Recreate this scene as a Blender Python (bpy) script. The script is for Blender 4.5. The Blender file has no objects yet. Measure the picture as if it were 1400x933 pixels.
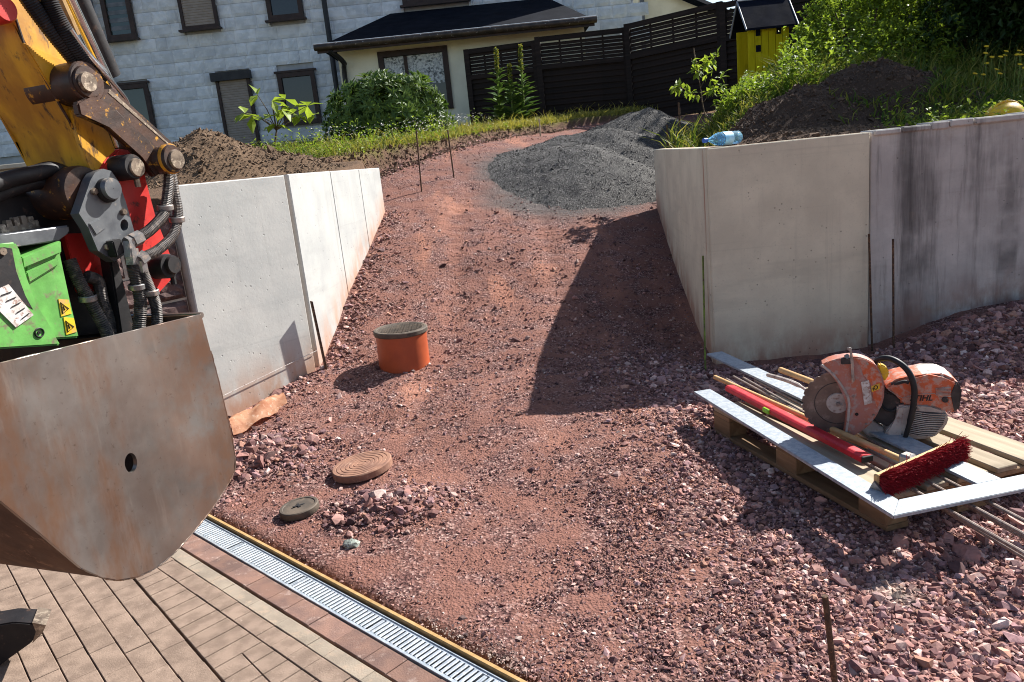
import bpy, bmesh, math, random
import numpy as np
from mathutils import Vector, Matrix, Euler
random.seed(7); rng = np.random.default_rng(11)
R = math.radians
scene = bpy.context.scene
C = scene.collection

# ---------------------------------------------------------------- camera, sky, sun, exposure
F, ROLL, PITCH, CH = 1040.0, R(5.8), R(13.4), 1.5      # focal length for a 1400 px wide frame, eye height
cr, sr, cp, sp = math.cos(ROLL), math.sin(ROLL), math.cos(PITCH), math.sin(PITCH)
cam_d = bpy.data.cameras.new('camera'); cam = bpy.data.objects.new('camera', cam_d); C.objects.link(cam)
cam_d.sensor_width = 36.0; cam_d.lens = F / 1400 * 36.0; cam_d.clip_end = 400; cam_d.clip_start = 0.05
ax = Vector((cr, -sr * sp, -sr * cp)); ay = Vector((sr, cr * sp, cr * cp)); az = Vector((0, -cp, sp))
cam.matrix_world = Matrix(((ax.x, ay.x, az.x, 0), (ax.y, ay.y, az.y, 0), (ax.z, ay.z, az.z, CH), (0, 0, 0, 1)))
scene.camera = cam
SUN = Vector((0.625, 0.462, 0.629)).normalized()         # towards the sun: right and behind the walls
world = bpy.data.worlds.new('World'); scene.world = world; world.use_nodes = True
wn = world.node_tree.nodes; wl = world.node_tree.links
sky = wn.new('ShaderNodeTexSky'); sky.sky_type = 'NISHITA'; sky.sun_disc = False
sky.sun_elevation = math.asin(SUN.z); sky.sun_rotation = math.atan2(SUN.x, SUN.y)
sky.air_density = 1.0; sky.dust_density = 1.0
bg = wn['Background']; wl.new(sky.outputs[0], bg.inputs[0]); bg.inputs[1].default_value = 0.072
sd = bpy.data.lights.new('sun', 'SUN'); sd.energy = 5.0; sd.angle = R(0.55); sd.color = (1.0, 0.97, 0.92)
sun = bpy.data.objects.new('sun', sd); C.objects.link(sun); sun.rotation_euler = (-SUN).to_track_quat('-Z', 'Y').to_euler()
sun.location = (6, 4, 8)
vs = scene.view_settings; vs.view_transform = 'Standard'; vs.look = 'None'; vs.exposure = 1.22; vs.gamma = 1.0
scene.cycles.use_denoising = True; scene.cycles.pixel_filter_type = 'BLACKMAN_HARRIS'; scene.cycles.filter_width = 1.05
scene.cycles.max_bounces = 8; scene.cycles.transparent_max_bounces = 12

# ---------------------------------------------------------------- survey helpers (photograph measurements to metres)
def ray(px, py):
    x = (px - 700) / F; y = -(py - 466.5) / F
    xr = x * cr + y * sr; yu = -x * sr + y * cr
    return Vector((xr, cp + yu * sp, -sp + yu * cp))
def at(px, py, Y=None, z=None):
    d = ray(px, py); t = (z - CH) / d.z if z is not None else Y / d.y
    return Vector((0, 0, CH)) + d * t
def proj(p):
    x, y, z = p[0], p[1], p[2] - CH; dep = y * cp - z * sp; yu = (y * sp + z * cp) / dep; xr = x / dep
    return 700 + (xr * cr - yu * sr) * F, 466.5 - (xr * sr + yu * cr) * F
def gp(px, py, t0=1.6):
    d = ray(px, py); t = t0
    while t < 40:
        p = Vector((0, 0, CH)) + d * t
        if p.z <= float(Z(np.array(p.x), np.array(p.y))): return p
        t += 0.01
    return p
def lin(c, a=1.0):
    f = lambda v: (v / 255 / 12.92) if v / 255 <= 0.04045 else ((v / 255 + 0.055) / 1.055) ** 2.4
    return (f(c[0]), f(c[1]), f(c[2]), a)

# ---------------------------------------------------------------- noise
_T = rng.random((256, 256))
def vn(x, y):
    x = np.asarray(x, float); y = np.asarray(y, float)
    xi = np.floor(x).astype(int); yi = np.floor(y).astype(int); fx = x - xi; fy = y - yi
    fx = fx * fx * (3 - 2 * fx); fy = fy * fy * (3 - 2 * fy)
    a = _T[xi & 255, yi & 255]; b = _T[(xi + 1) & 255, yi & 255]; c = _T[xi & 255, (yi + 1) & 255]; d = _T[(xi + 1) & 255, (yi + 1) & 255]
    return (a * (1 - fx) + b * fx) * (1 - fy) + (c * (1 - fx) + d * fx) * fy - 0.5
def fbm(x, y, s=1.0, o=4):
    r = 0; a = 1.0
    for i in range(o):
        r = r + a * vn(x * s + 17.3 * i, y * s + 5.1 * i); s *= 2.03; a *= 0.5
    return r
def ss(a, b, x):
    t = np.clip((x - a) / (b - a), 0, 1); return t * t * (3 - 2 * t)

# ---------------------------------------------------------------- lie of the land
LJ = (-1.43, 5.40); LF = (-1.23, 8.40); LL = (-1.95, 4.74)          # left wall: joint, far end, near end
RC = (1.38, 5.08); RF = (1.76, 8.57); RJ = (2.475, 5.10)            # right wall: corner, far end, joint to old wall
CR = (-1.01, 2.872); CT = (0.717, -0.697); CN = (-0.697, -0.717)    # drain line: point, direction, normal towards the paving
def cdist(x, y): return (x - CR[0]) * CN[0] + (y - CR[1]) * CN[1]
def xL(y): return np.interp(y, [2, 3.5, 4.74, 5.4, 8.4, 8.55, 9.0, 9.6, 11.2, 12.2, 13.2, 14.5, 16], [-4, -2.9, -1.95, -1.43, -1.23, -1.65, -1.72, -1.5, -.45, .2, 1.2, 3, 8])
def xR(y): return np.interp(y, [5.08, 8.57, 9.0, 10, 12, 14, 16], [1.38, 1.76, 2.32, 2.68, 3.2, 4.4, 10])
def drive(x, y):
    z = np.interp(y, [0, 4.3, 5, 5.5, 6, 7, 8, 9, 10, 11, 12, 14, 18, 25, 60], [0, 0, .05, .13, .25, .52, .82, 1.13, 1.44, 1.68, 1.85, 2.05, 2.28, 2.6, 3.0])
    z = z - 0.11 * np.clip(x, -2.5, 2.6) * ss(5.0, 7.0, y) * (1 - .6 * ss(11, 14, y))
    z = z + .16 * ss(2.3, 3.8, x) * ss(3.6, 5.0, y) * (1 - ss(5.1, 5.3, y))
    z = z + .085 * np.exp(-(((x + 1.55) / .42) ** 2 + ((y - 4.05) / .33) ** 2)) + .06 * np.exp(-(((x + .62) / .26) ** 2 + ((y - 3.2) / .17) ** 2))
    z = z + .085 * np.exp(-(((x - .05) / .85) ** 2 + ((y - 4.15) / .9) ** 2))
    z = z - .085 * ss(.7, 1.3, x) * ss(4.2, 4.8, y) * (1 - ss(5.3, 6.8, y)) * (1 - ss(2.4, 3.2, x))
    z = z + .05 * np.exp(-(((x + 1.5) / .25) ** 2 + ((y - 4.9) / .5) ** 2))
    return z
def tracks(x, y):
    w = .05 * np.sin(y * 1.3) + .05 * (y - 4); g = lambda c: np.exp(-((x - c - w) / .11) ** 2)
    return np.maximum(g(-.62), g(.28)) * ss(3.6, 4.8, y) * (1 - ss(8.6, 9.6, y))
def masks(x, y):
    jit = .10 * fbm(x, y, 2.2, 3) * (y > 8.45)
    d = xL(y) - .06 * (y < 8.45) + jit - x
    wl_ = ss(0, .10, d)
    dr = x - (xR(y) + .05)
    wr_ = ss(0, .10 + .55 * ss(8.5, 9.2, y), dr) * ss(5.17, 5.25, y)
    return wl_, wr_
def Z(x, y):
    wl_, wr_ = masks(x, y)
    n = fbm(x, y, 1.1, 4)
    zd = drive(x, y) + .035 * n * ss(2.2, 3.5, y) - .022 * tracks(x, y)
    tl = np.interp(y, [0, 5, 8, 10, 13, 16, 19, 30, 60], [1.4, 1.48, 1.6, 1.80, 2.02, 2.2, 2.4, 2.6, 3]) + .06 * n
    tr = np.interp(y, [0, 5.2, 6.4, 8, 10, 14, 20, 60], [1.38, 1.38, 1.43, 1.72, 2.05, 2.3, 2.6, 3]) + .08 * n
    tr = 1.36 + (tr - 1.36) * ss(.3, 1.05, x - (1.38 + .109 * (y - 5.08))) * 1.0
    z = zd * (1 - wl_) * (1 - wr_) + tl * wl_ + tr * wr_ * (1 - wl_)
    pv = ss(-.02, .03, cdist(x, y)) * (y < 5)
    return z - pv * .16

# ---------------------------------------------------------------- mesh helpers
def _link(name, me, mat, parent=None, loc=None):
    o = bpy.data.objects.new(name, me); C.objects.link(o)
    if mat is not None and not me.materials: me.materials.append(mat)
    if parent is not None: o.parent = parent
    if loc is not None: o.location = loc
    return o
def wloc(o):
    v = Vector((0, 0, 0))
    while o is not None: v = v + o.location; o = o.parent
    return v
def tag(o, label=None, cat=None, group=None, kind=None):
    if label: o['label'] = label
    if cat: o['category'] = cat
    if group: o['group'] = group
    if kind: o['kind'] = kind
    return o
def thing(name, label, cat, loc=(0, 0, 0), rotz=0, group=None):
    o = bpy.data.objects.new(name, None); C.objects.link(o); o.location = loc; o.rotation_euler = (0, 0, rotz)
    o.empty_display_size = .1
    return tag(o, label, cat, group)
def npmesh(name, V, faces, mat=None, cols=None, smooth=False):
    V = np.asarray(V, np.float32); faces = np.asarray(faces, np.int32); k = faces.shape[1]
    me = bpy.data.meshes.new(name); me.vertices.add(len(V)); me.vertices.foreach_set('co', V.ravel())
    me.loops.add(faces.size); me.loops.foreach_set('vertex_index', faces.ravel())
    me.polygons.add(len(faces)); me.polygons.foreach_set('loop_start', np.arange(0, faces.size, k, dtype=np.int32))
    me.polygons.foreach_set('use_smooth', np.full(len(faces), smooth))
    me.update(calc_edges=True); me.validate()
    if cols is not None:
        a = me.color_attributes.new('tint', 'FLOAT_COLOR', 'POINT'); a.data.foreach_set('color', np.asarray(cols, np.float32).ravel())
    if mat: me.materials.append(mat)
    return me
class MB:
    """collects shapes (world coordinates) for one mesh object"""
    def __init__(s): s.bm = bmesh.new()
    def box(s, c, size, rz=0, rot=None, bev=0):
        M_ = Matrix.Translation(Vector(c)) @ ((rot.to_4x4() if rot is not None else Matrix.Rotation(rz, 4, 'Z')) @ Matrix.Diagonal((*size, 1)))
        r = bmesh.ops.create_cube(s.bm, size=1, matrix=M_)
        if bev:
            ed = {e for v in r['verts'] for e in v.link_edges}
            bmesh.ops.bevel(s.bm, geom=list(ed), offset=bev, segments=1, affect='EDGES', clamp_overlap=True)
        return s
    def prism(s, pts, ext, bev=0, holes=()):
        """pts: 3D outline, extruded by vector ext"""
        ext = Vector(ext); bm = s.bm
        loops = [[Vector(p) for p in pts]] + [[Vector(p) for p in h] for h in holes]
        if holes:
            new = []
            for off in (Vector((0, 0, 0)), ext):
                rings = [[bm.verts.new(p + off) for p in L] for L in loops]; ed = []
                for rg in rings: ed += [bm.edges.new((rg[i], rg[(i + 1) % len(rg)])) for i in range(len(rg))]
                bmesh.ops.triangle_fill(bm, use_beauty=True, use_dissolve=False, edges=ed); new.append(rings)
            for a, b in zip(*new):
                for i in range(len(a)): bm.faces.new((a[i], a[(i + 1) % len(a)], b[(i + 1) % len(a)], b[i]))
        else:
            a = [bm.verts.new(p) for p in loops[0]]; b = [bm.verts.new(p + ext) for p in loops[0]]
            fs = [bm.faces.new(a), bm.faces.new(b[::-1])]
            for i in range(len(a)): fs.append(bm.faces.new((a[i], b[i], b[(i + 1) % len(a)], a[(i + 1) % len(a)])))
            if bev:
                bmesh.ops.bevel(bm, geom=list({e for f in fs for e in f.edges}), offset=bev, segments=2, affect='EDGES', clamp_overlap=True)
        return s
    def tube(s, path, r, seg=10, caps=True, closed=False):
        P = [Vector(p) for p in path]; n = len(P); rr = r if isinstance(r, (list, tuple)) else [r] * n
        up = None; rings = []
        for i in range(n):
            if closed: t = (P[(i + 1) % n] - P[i - 1]).normalized()
            else: t = (P[min(i + 1, n - 1)] - P[max(i - 1, 0)]).normalized()
            if up is None:
                up = Vector((0, 0, 1)) if abs(t.z) < .9 else Vector((1, 0, 0))
            u = (up - t * up.dot(t)).normalized(); v = t.cross(u); up = u
            rings.append([s.bm.verts.new(P[i] + (u * math.cos(a) + v * math.sin(a)) * rr[i]) for a in [2 * math.pi * k / seg for k in range(seg)]])
        for i in range(n if closed else n - 1):
            A, B = rings[i], rings[(i + 1) % n]
            for k in range(seg): s.bm.faces.new((A[k], A[(k + 1) % seg], B[(k + 1) % seg], B[k]))
        if caps and not closed: s.bm.faces.new(rings[0][::-1]); s.bm.faces.new(rings[-1])
        return s
    def lathe(s, c, axis, prof, seg=32, cap=True):
        """prof: list of (radius, height along axis)"""
        c = Vector(c); t = Vector(axis).normalized(); up = Vector((0, 0, 1)) if abs(t.z) < .9 else Vector((1, 0, 0))
        u = (up - t * up.dot(t)).normalized(); v = t.cross(u); rings = []
        for r, h in prof:
            rings.append([s.bm.verts.new(c + t * h + (u * math.cos(a) + v * math.sin(a)) * r) for a in [2 * math.pi * k / seg for k in range(seg)]])
        for A, B in zip(rings, rings[1:]):
            for k in range(seg): s.bm.faces.new((A[k], A[(k + 1) % seg], B[(k + 1) % seg], B[k]))
        if cap: s.bm.faces.new(rings[0][::-1]); s.bm.faces.new(rings[-1])
        return s
    def quad(s, *p): s.bm.faces.new([s.bm.verts.new(Vector(q)) for q in p]); return s
    def mesh(s, name, mat, smooth=35, org=(0, 0, 0)):
        bmesh.ops.recalc_face_normals(s.bm, faces=s.bm.faces)
        me = bpy.data.meshes.new(name); s.bm.to_mesh(me); s.bm.free()
        me.transform(Matrix.Translation(-Vector(org)))
        if smooth:
            me.polygons.foreach_set('use_smooth', [True] * len(me.polygons)); me.set_sharp_from_angle(angle=R(smooth))
        if mat: me.materials.append(mat)
        return me
    def build(s, name, mat, parent=None, smooth=35, local=False):
        if parent is not None:
            return _link(name, s.mesh(name, mat, smooth, (0, 0, 0) if local else wloc(parent)), None, parent)
        bmv = [v.co for v in s.bm.verts]; org = Vector((sum(v.x for v in bmv) / len(bmv), sum(v.y for v in bmv) / len(bmv), min(v.z for v in bmv)))
        return _link(name, s.mesh(name, mat, smooth, org), None, None, org)
def spline(pts, n=6):
    P = [Vector(p) for p in pts]; out = []
    for i in range(len(P) - 1):
        a = P[max(i - 1, 0)]; b = P[i]; c = P[i + 1]; d = P[min(i + 2, len(P) - 1)]
        for k in range(n):
            t = k / n
            out.append(.5 * ((2 * b) + (c - a) * t + (2 * a - 5 * b + 4 * c - d) * t * t + (3 * b - 3 * c + d - a) * t ** 3))
    return out + [P[-1]]

# ---------------------------------------------------------------- materials
class NT:
    def __init__(s, name):
        s.m = bpy.data.materials.new(name); s.m.use_nodes = True; s.t = s.m.node_tree; s.b = s.t.nodes['Principled BSDF']; s.out = s.t.nodes['Material Output']
        s.geo = s.t.nodes.new('ShaderNodeNewGeometry').outputs['Position']; s.oc = s.t.nodes.new('ShaderNodeTexCoord').outputs['Object']
    def n(s, ty, **kw):
        nd = s.t.nodes.new(ty)
        for k, v in kw.items(): setattr(nd, k, v)
        return nd
    def l(s, a, b): s.t.links.new(a, b)
    def vec(s, co, scale):
        mp = s.n('ShaderNodeMapping'); s.l(co, mp.inputs[0]); mp.inputs['Scale'].default_value = scale if isinstance(scale, (tuple, list)) else (scale,) * 3; return mp.outputs[0]
    def noise(s, sc, det=4, co=None, rough=.55, dist=0):
        nd = s.n('ShaderNodeTexNoise'); s.l(s.vec(co or s.geo, sc), nd.inputs['Vector']); nd.inputs['Scale'].default_value = 1; nd.inputs['Detail'].default_value = det
        nd.inputs['Roughness'].default_value = rough; nd.inputs['Distortion'].default_value = dist; return nd.outputs['Fac']
    def voro(s, sc, co=None, feat='F1', out='Color'):
        nd = s.n('ShaderNodeTexVoronoi', feature=feat); s.l(s.vec(co or s.geo, sc), nd.inputs['Vector']); nd.inputs['Scale'].default_value = 1; return nd.outputs[out]
    def ramp(s, f, stops):
        r = s.n('ShaderNodeValToRGB'); s.l(f, r.inputs[0]); e = r.color_ramp.elements
        while len(e) < len(stops): e.new(.5)
        for q, (p, c) in zip(e, stops): q.position = p; q.color = c if len(c) == 4 else lin(c)
        return r.outputs[0]
    def step(s, f, a, b):
        r = s.n('ShaderNodeMapRange'); s.l(f, r.inputs[0]); r.inputs[1].default_value = a; r.inputs[2].default_value = b; r.interpolation_type = 'SMOOTHSTEP'; return r.outputs[0]
    def mix(s, f, a, b, mode='MIX'):
        m = s.n('ShaderNodeMix', data_type='RGBA', blend_type=mode)
        for sock, v in ((m.inputs[0], f), (m.inputs[6], a), (m.inputs[7], b)):
            if isinstance(v, (int, float)): sock.default_value = v
            elif isinstance(v, (tuple, list)): sock.default_value = v if len(v) == 4 else lin(v)
            else: s.l(v, sock)
        return m.outputs[2]
    def math(s, op, a, b=None):
        m = s.n('ShaderNodeMath', operation=op)
        for k, v in enumerate((a, b)):
            if v is None: continue
            if isinstance(v, (int, float)): m.inputs[k].default_value = v
            else: s.l(v, m.inputs[k])
        return m.outputs[0]
    def attr(s, name, out='Color'): return s.n('ShaderNodeAttribute', attribute_name=name).outputs[out]
    def rnd(s): return s.n('ShaderNodeObjectInfo').outputs['Random']
    def bump(s, h, st=.3, dist=.01):
        b = s.n('ShaderNodeBump'); s.l(h, b.inputs['Height']); b.inputs['Strength'].default_value = st; b.inputs['Distance'].default_value = dist
        if s.b.inputs['Normal'].is_linked: s.l(s.b.inputs['Normal'].links[0].from_socket, b.inputs['Normal'])
        s.l(b.outputs[0], s.b.inputs['Normal']); return s
    def fin(s, col, rough=.8, metal=0, spec=.3):
        if isinstance(col, (tuple, list)): s.b.inputs['Base Color'].default_value = col if len(col) == 4 else lin(col)
        else: s.l(col, s.b.inputs['Base Color'])
        if isinstance(rough, (int, float)): s.b.inputs['Roughness'].default_value = rough
        else: s.l(rough, s.b.inputs['Roughness'])
        if isinstance(metal, (int, float)): s.b.inputs['Metallic'].default_value = metal
        else: s.l(metal, s.b.inputs['Metallic'])
        s.b.inputs['Specular IOR Level'].default_value = spec; return s.m
def paint(name, c1, c2, c3=None, sc=9, rough=.6, metal=0, spec=.35, bump=.15, thr=(.5, .62), rnd=0, sc2=40, co=None):
    """worn coat: c1 main, c2 mottling, c3 chips"""
    n = NT(name); k = n.oc if co == 'obj' else n.geo
    col = n.mix(n.step(n.noise(sc, 6, k), .35, .65), c1, c2)
    if c3: col = n.mix(n.step(n.noise((tuple(v * 2.3 for v in sc) if isinstance(sc, tuple) else sc * 2.3), 9, k, .68), *thr), col, c3)
    if rnd: col = n.mix(1.0, col, n.ramp(n.rnd(), [(0, (1 - rnd,) * 3 + (1,)), (1, (1, 1, 1, 1))]), 'MULTIPLY')
    n.bump(n.noise(sc2, 5, k), bump, .004)
    rg = n.math('ADD', n.math('MULTIPLY', n.noise(sc if isinstance(sc, tuple) else sc * 1.7, 5, k), .35), rough - .17)
    return n.fin(col, rg, metal, spec)
MT = {}
def m_ground():
    n = NT('ground')
    mk = n.n('ShaderNodeSeparateColor'); n.l(n.attr('tint'), mk.inputs[0])
    cell = n.voro(95); cs = n.n('ShaderNodeSeparateColor'); n.l(cell, cs.inputs[0])
    grav = n.ramp(cs.outputs[0], [(0, (62, 42, 40)), (.35, (98, 68, 64)), (.7, (124, 90, 83)), (1, (172, 142, 132))])
    fine = n.mix(n.noise(38, 6), (110, 75, 66), (142, 101, 88))
    grav = n.mix(n.step(n.noise(5, 6), .38, .58), grav, fine)
    sand = n.mix(n.noise(60, 4), (172, 120, 98), (150, 104, 86))
    grav = n.mix(n.math('MULTIPLY', n.step(n.noise((2.3, .75, 1), 7, None, .6), .53, .68), .72), grav, sand)
    grav = n.mix(n.math('MULTIPLY', n.attr('tint', 'Alpha'), n.step(n.noise(7, 6, None, .65), .3, .62)), grav, sand)
    grav = n.mix(n.step(n.noise(.9, 5), .45, .7), grav, n.mix(1.0, grav, (.80, .78, .78, 1), 'MULTIPLY'))
    soil = n.mix(n.noise(22, 8, None, .7), (62, 48, 38), (118, 94, 74))
    gr = n.mix(n.noise(9, 6), (70, 74, 34), (128, 116, 66))
    gry = n.ramp(n.voro(150), [(0, (52, 50, 49)), (.5, (78, 74, 72)), (1, (120, 114, 110))])
    col = n.mix(mk.outputs[0], grav, soil); col = n.mix(mk.outputs[1], col, gr); col = n.mix(mk.outputs[2], col, gry)
    n.bump(n.voro(95, None, 'F1', 'Distance'), .55, .012); n.bump(n.noise(28, 7, None, .65), .7, .03)
    return n.fin(col, .95, 0, .15)
def m_tint(name, rough=.9, bump=(90, .3), spec=.2, mott=.35):
    n = NT(name); c = n.attr('tint')
    col = n.mix(1.0, c, n.ramp(n.noise(70, 5), [(.3, (1 - mott,) * 3 + (1,)), (.7, (1.0, 1.0, 1.0, 1))]), 'MULTIPLY')
    n.bump(n.noise(bump[0], 5), bump[1], .004); return n.fin(col, rough, 0, spec)
def m_concrete(name, c1, c2, dust, streak=0.0, wet=(58, 54, 54)):
    n = NT(name)
    col = n.mix(n.step(n.noise(3.2, 8, None, .6), .3, .7), c1, c2)
    col = n.mix(n.math('MULTIPLY', n.step(n.noise((.9, .9, 5), 6, None, .6), .52, .7), .35), col, tuple(v * .86 for v in c2))
    col = n.mix(n.math('MULTIPLY', n.step(n.noise(85, 3), .56, .75), .35), col, tuple(v * .8 for v in c1))
    if streak:
        big = n.math('MULTIPLY', n.step(n.noise((3.4, 1, .35), 6, None, .65), .47, .66), n.step(n.noise((1.2, 1.2, 1.6), 5), .36, .6))
        col = n.mix(n.math('MULTIPLY', big, streak), col, wet)
        col = n.mix(n.math('MULTIPLY', n.step(n.noise((11, 2, .8), 6, None, .7), .5, .72), streak * .8), col, wet)
        col = n.mix(n.math('MULTIPLY', n.step(n.noise((2, 2, 3), 7, None, .7), .55, .72), .5), col, (150, 128, 104))
    d = n.n('ShaderNodeSeparateColor'); n.l(n.attr('tint'), d.inputs[0])
    amt = n.math('MULTIPLY', d.outputs[0], n.step(n.noise((5, 5, 2.2), 6, None, .65), .3, .62))
    col = n.mix(n.math('MINIMUM', amt, .85), col, dust)
    pv_ = n.voro(24, None, 'F1', 'Distance'); por = n.math('MULTIPLY', n.step(pv_, .17, .09), n.step(n.noise(5, 4), .5, .62))
    col = n.mix(n.math('MULTIPLY', por, .55), col, tuple(v * .42 for v in c2))
    col = n.mix(n.math('MULTIPLY', n.step(n.noise((.5, .5, 26), 4, None, .6), .6, .72), .16), col, tuple(v * .78 for v in c2))
    col = n.mix(n.math('MULTIPLY', n.step(n.noise((16, 16, .5), 6, None, .65), .56, .74), .22), col, tuple(v * .72 for v in c2))
    n.bump(por, .5, -.003); n.bump(n.noise(55, 6), .14, .004); n.bump(n.noise(6, 4), .1, .02)
    pit = n.step(n.voro(38, None, 'F1', 'Distance'), .0, .16); n.bump(pit, .18, .003)
    return n.fin(col, .88, 0, .25)
def m_leaf(name, c1, c2, trans=.45, rough=.45, spec=.4):
    n = NT(name)
    t = n.attr('tint'); sp_ = n.n('ShaderNodeSeparateColor'); n.l(t, sp_.inputs[0])
    col = n.mix(sp_.outputs[0], c1, c2); n.fin(col, rough, 0, spec)
    tr = n.n('ShaderNodeBsdfTranslucent'); n.l(n.mix(1.0, col, (1.0, 1.0, .55, 1), 'MULTIPLY'), tr.inputs[0])
    mx = n.n('ShaderNodeMixShader'); mx.inputs[0].default_value = trans; n.l(n.b.outputs[0], mx.inputs[1]); n.l(tr.outputs[0], mx.inputs[2]); n.l(mx.outputs[0], n.out.inputs[0])
    return n.m
def m_glass(name, c, rough=.05):
    n = NT(name); return n.fin(n.mix(n.noise(2.5, 3), c, tuple(v * .6 for v in c)), rough, 0, .6)
def m_wood(name, c1, c2, c3, axis=(1.5, 30, 30), rnd=.25, rough=.8, obj=True):
    n = NT(name); co = n.oc if obj else n.geo
    f = n.noise(axis, 6, co, .6, .4)
    col = n.ramp(f, [(.25, c1), (.5, c2), (.75, c3)])
    col = n.mix(1.0, col, n.ramp(n.rnd(), [(0, (1 - rnd,) * 3 + (1,)), (1, (1, 1, 1, 1))]), 'MULTIPLY')
    col = n.mix(n.math('MULTIPLY', n.step(n.noise(4, 6, co), .55, .75), .5), col, tuple(v * .6 for v in c1))
    n.bump(f, .25, .004); return n.fin(col, rough, 0, .2)
MT['ground'] = m_ground()
MT['stones'] = m_tint('crushed_stone')
MT['conc_new'] = m_concrete('concrete_new', (172, 172, 168), (158, 159, 157), (168, 128, 104))
MT['conc_left'] = m_concrete('concrete_left', (198, 197, 190), (182, 183, 178), (176, 132, 104))
MT['conc_right'] = m_concrete('concrete_right', (212, 202, 178), (194, 184, 162), (160, 116, 96))
MT['conc_old'] = m_concrete('concrete_old', (194, 188, 180), (168, 162, 156), (130, 98, 86), .74)
MT['conc_far'] = m_concrete('concrete_far', (190, 180, 160), (165, 158, 144), (150, 130, 110))
MT['paver'] = paint('paver', (142, 122, 107), (120, 102, 89), (160, 141, 126), 14, .85, 0, .25, .5, (.6, .72), .12, 160)
MT['paver_grey'] = paint('paver_grey', (150, 137, 121), (132, 120, 106), (156, 138, 120), 8, .85, 0, .25, .5, (.5, .62), .15, 160)
MT['paver_red'] = paint('paver_red', (140, 108, 94), (116, 92, 84), (164, 140, 128), 9, .85, 0, .25, .5, (.55, .7), .3, 160)
MT['joint'] = paint('joint_sand', (136, 114, 98), (104, 86, 74), None, 40, .95, 0, .1, .6)
MT['zinc'] = paint('galvanised_steel', (196, 202, 206), (170, 178, 184), (206, 210, 212), 16, .42, .55, .5, .05, (.5, .6))
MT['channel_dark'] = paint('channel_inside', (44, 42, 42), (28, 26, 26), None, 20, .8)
MT['batten'] = m_wood('batten', (150, 118, 72), (168, 136, 90), (182, 154, 112), (30, 30, 30), .05, .7)
MT['orange'] = paint('orange_plastic', (172, 80, 44), (156, 72, 42), (150, 96, 70), 6, .45, 0, .45, .05, (.62, .75))
MT['lid'] = paint('lid_dark', (98, 86, 74), (76, 68, 60), (128, 106, 88), 14, .75, 0, .3, .3, (.58, .7))
MT['lid_brown'] = paint('lid_brown', (150, 112, 92), (124, 92, 78), (166, 134, 114), 12, .85, 0, .2, .4, (.55, .7))
MT['rust_sheet'] = paint('torn_sheet', (216, 168, 134), (190, 128, 94), (230, 200, 174), 14, .75, 0, .3, .3, (.55, .66))
MT['stake'] = paint('stake_rust', (92, 70, 54), (66, 52, 44), (126, 94, 70), 30, .8, .2, .3, .3)
MT['stake_green'] = paint('stake_green', (120, 142, 52), (92, 104, 48), (84, 70, 50), 20, .7)
MT['pallet'] = m_wood('pallet_wood', (146, 130, 108), (176, 159, 134), (194, 179, 154), (1.6, 28, 28), .3)
MT['pallet_dark'] = m_wood('pallet_block', (116, 90, 66), (140, 112, 84), (160, 132, 100), (3, 24, 24), .3)
MT['handle'] = m_wood('handle_wood', (186, 140, 92), (204, 162, 112), (214, 176, 128), (30, 30, 30), .1, .55)
MT['red_bar'] = paint('red_paint', (196, 30, 42), (176, 24, 36), (206, 96, 96), 18, .45, 0, .45, .05, (.62, .72))
MT['rod'] = paint('steel_rod', (116, 100, 92), (140, 122, 112), (150, 140, 132), 40, .55, .4, .4, .3)
MT['saw_orange'] = paint('saw_orange', (196, 88, 46), (180, 92, 60), (176, 140, 126), 16, .6, 0, .35, .12, (.44, .62))
MT['saw_guard'] = paint('saw_guard', (166, 116, 106), (176, 104, 80), (164, 140, 132), 12, .7, 0, .3, .15, (.48, .6))
MT['saw_grey'] = paint('saw_grey', (190, 180, 170), (160, 148, 140), (136, 112, 102), 18, .65, 0, .35, .15, (.52, .66))
MT['saw_dark'] = paint('saw_dark', (66, 60, 58), (46, 42, 42), (110, 92, 86), 18, .7, 0, .35, .15, (.58, .7))
MT['black_rubber'] = paint('black_rubber', (30, 29, 30), (22, 22, 24), (84, 72, 66), 26, .6, 0, .4, .15, (.6, .74))
MT['blade'] = paint('blade_steel', (116, 102, 94), (92, 80, 76), (140, 124, 116), 10, .5, .6, .5, .05, (.52, .66))
MT['steel_dull'] = paint('steel_dull', (150, 148, 146), (118, 114, 112), (176, 160, 148), 22, .45, .7, .5, .1)
MT['white_sticker'] = paint('sticker', (214, 210, 204), (180, 172, 164), (150, 120, 108), 30, .6)
MT['yellow_plastic'] = paint('yellow_plastic', (226, 186, 40), (206, 160, 30), (190, 150, 90), 20, .5)
MT['green_vial'] = paint('green_vial', (140, 190, 40), (120, 170, 40), None, 20, .3)
MT['bristle'] = m_tint('bristle_red', .75, (200, .05), .25, .15)
MT['ex_yellow'] = paint('excavator_yellow', (214, 158, 28), (168, 114, 24), (66, 44, 28), (14, 14, 5), .5, 0, .45, .15, (.55, .68))
MT['ex_brown'] = paint('excavator_worn', (74, 48, 34), (48, 34, 28), (196, 140, 40), 16, .5, .2, .45, .3, (.57, .68))
MT['ex_black'] = paint('excavator_black', (34, 30, 30), (22, 20, 22), (74, 56, 46), 14, .6, .1, .4, .2, (.56, .7))
MT['ex_grey'] = paint('excavator_grey', (104, 106, 108), (82, 84, 88), (150, 140, 130), 14, .42, .35, .5, .15, (.6, .72))
MT['ex_red'] = paint('excavator_red', (196, 44, 36), (170, 34, 30), (60, 36, 30), 13, .5, 0, .4, .2, (.58, .7))
MT['ex_green'] = paint('rotator_green', (102, 166, 78), (86, 142, 64), (112, 104, 82), 16, .55, 0, .4, .2, (.52, .68))
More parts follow.
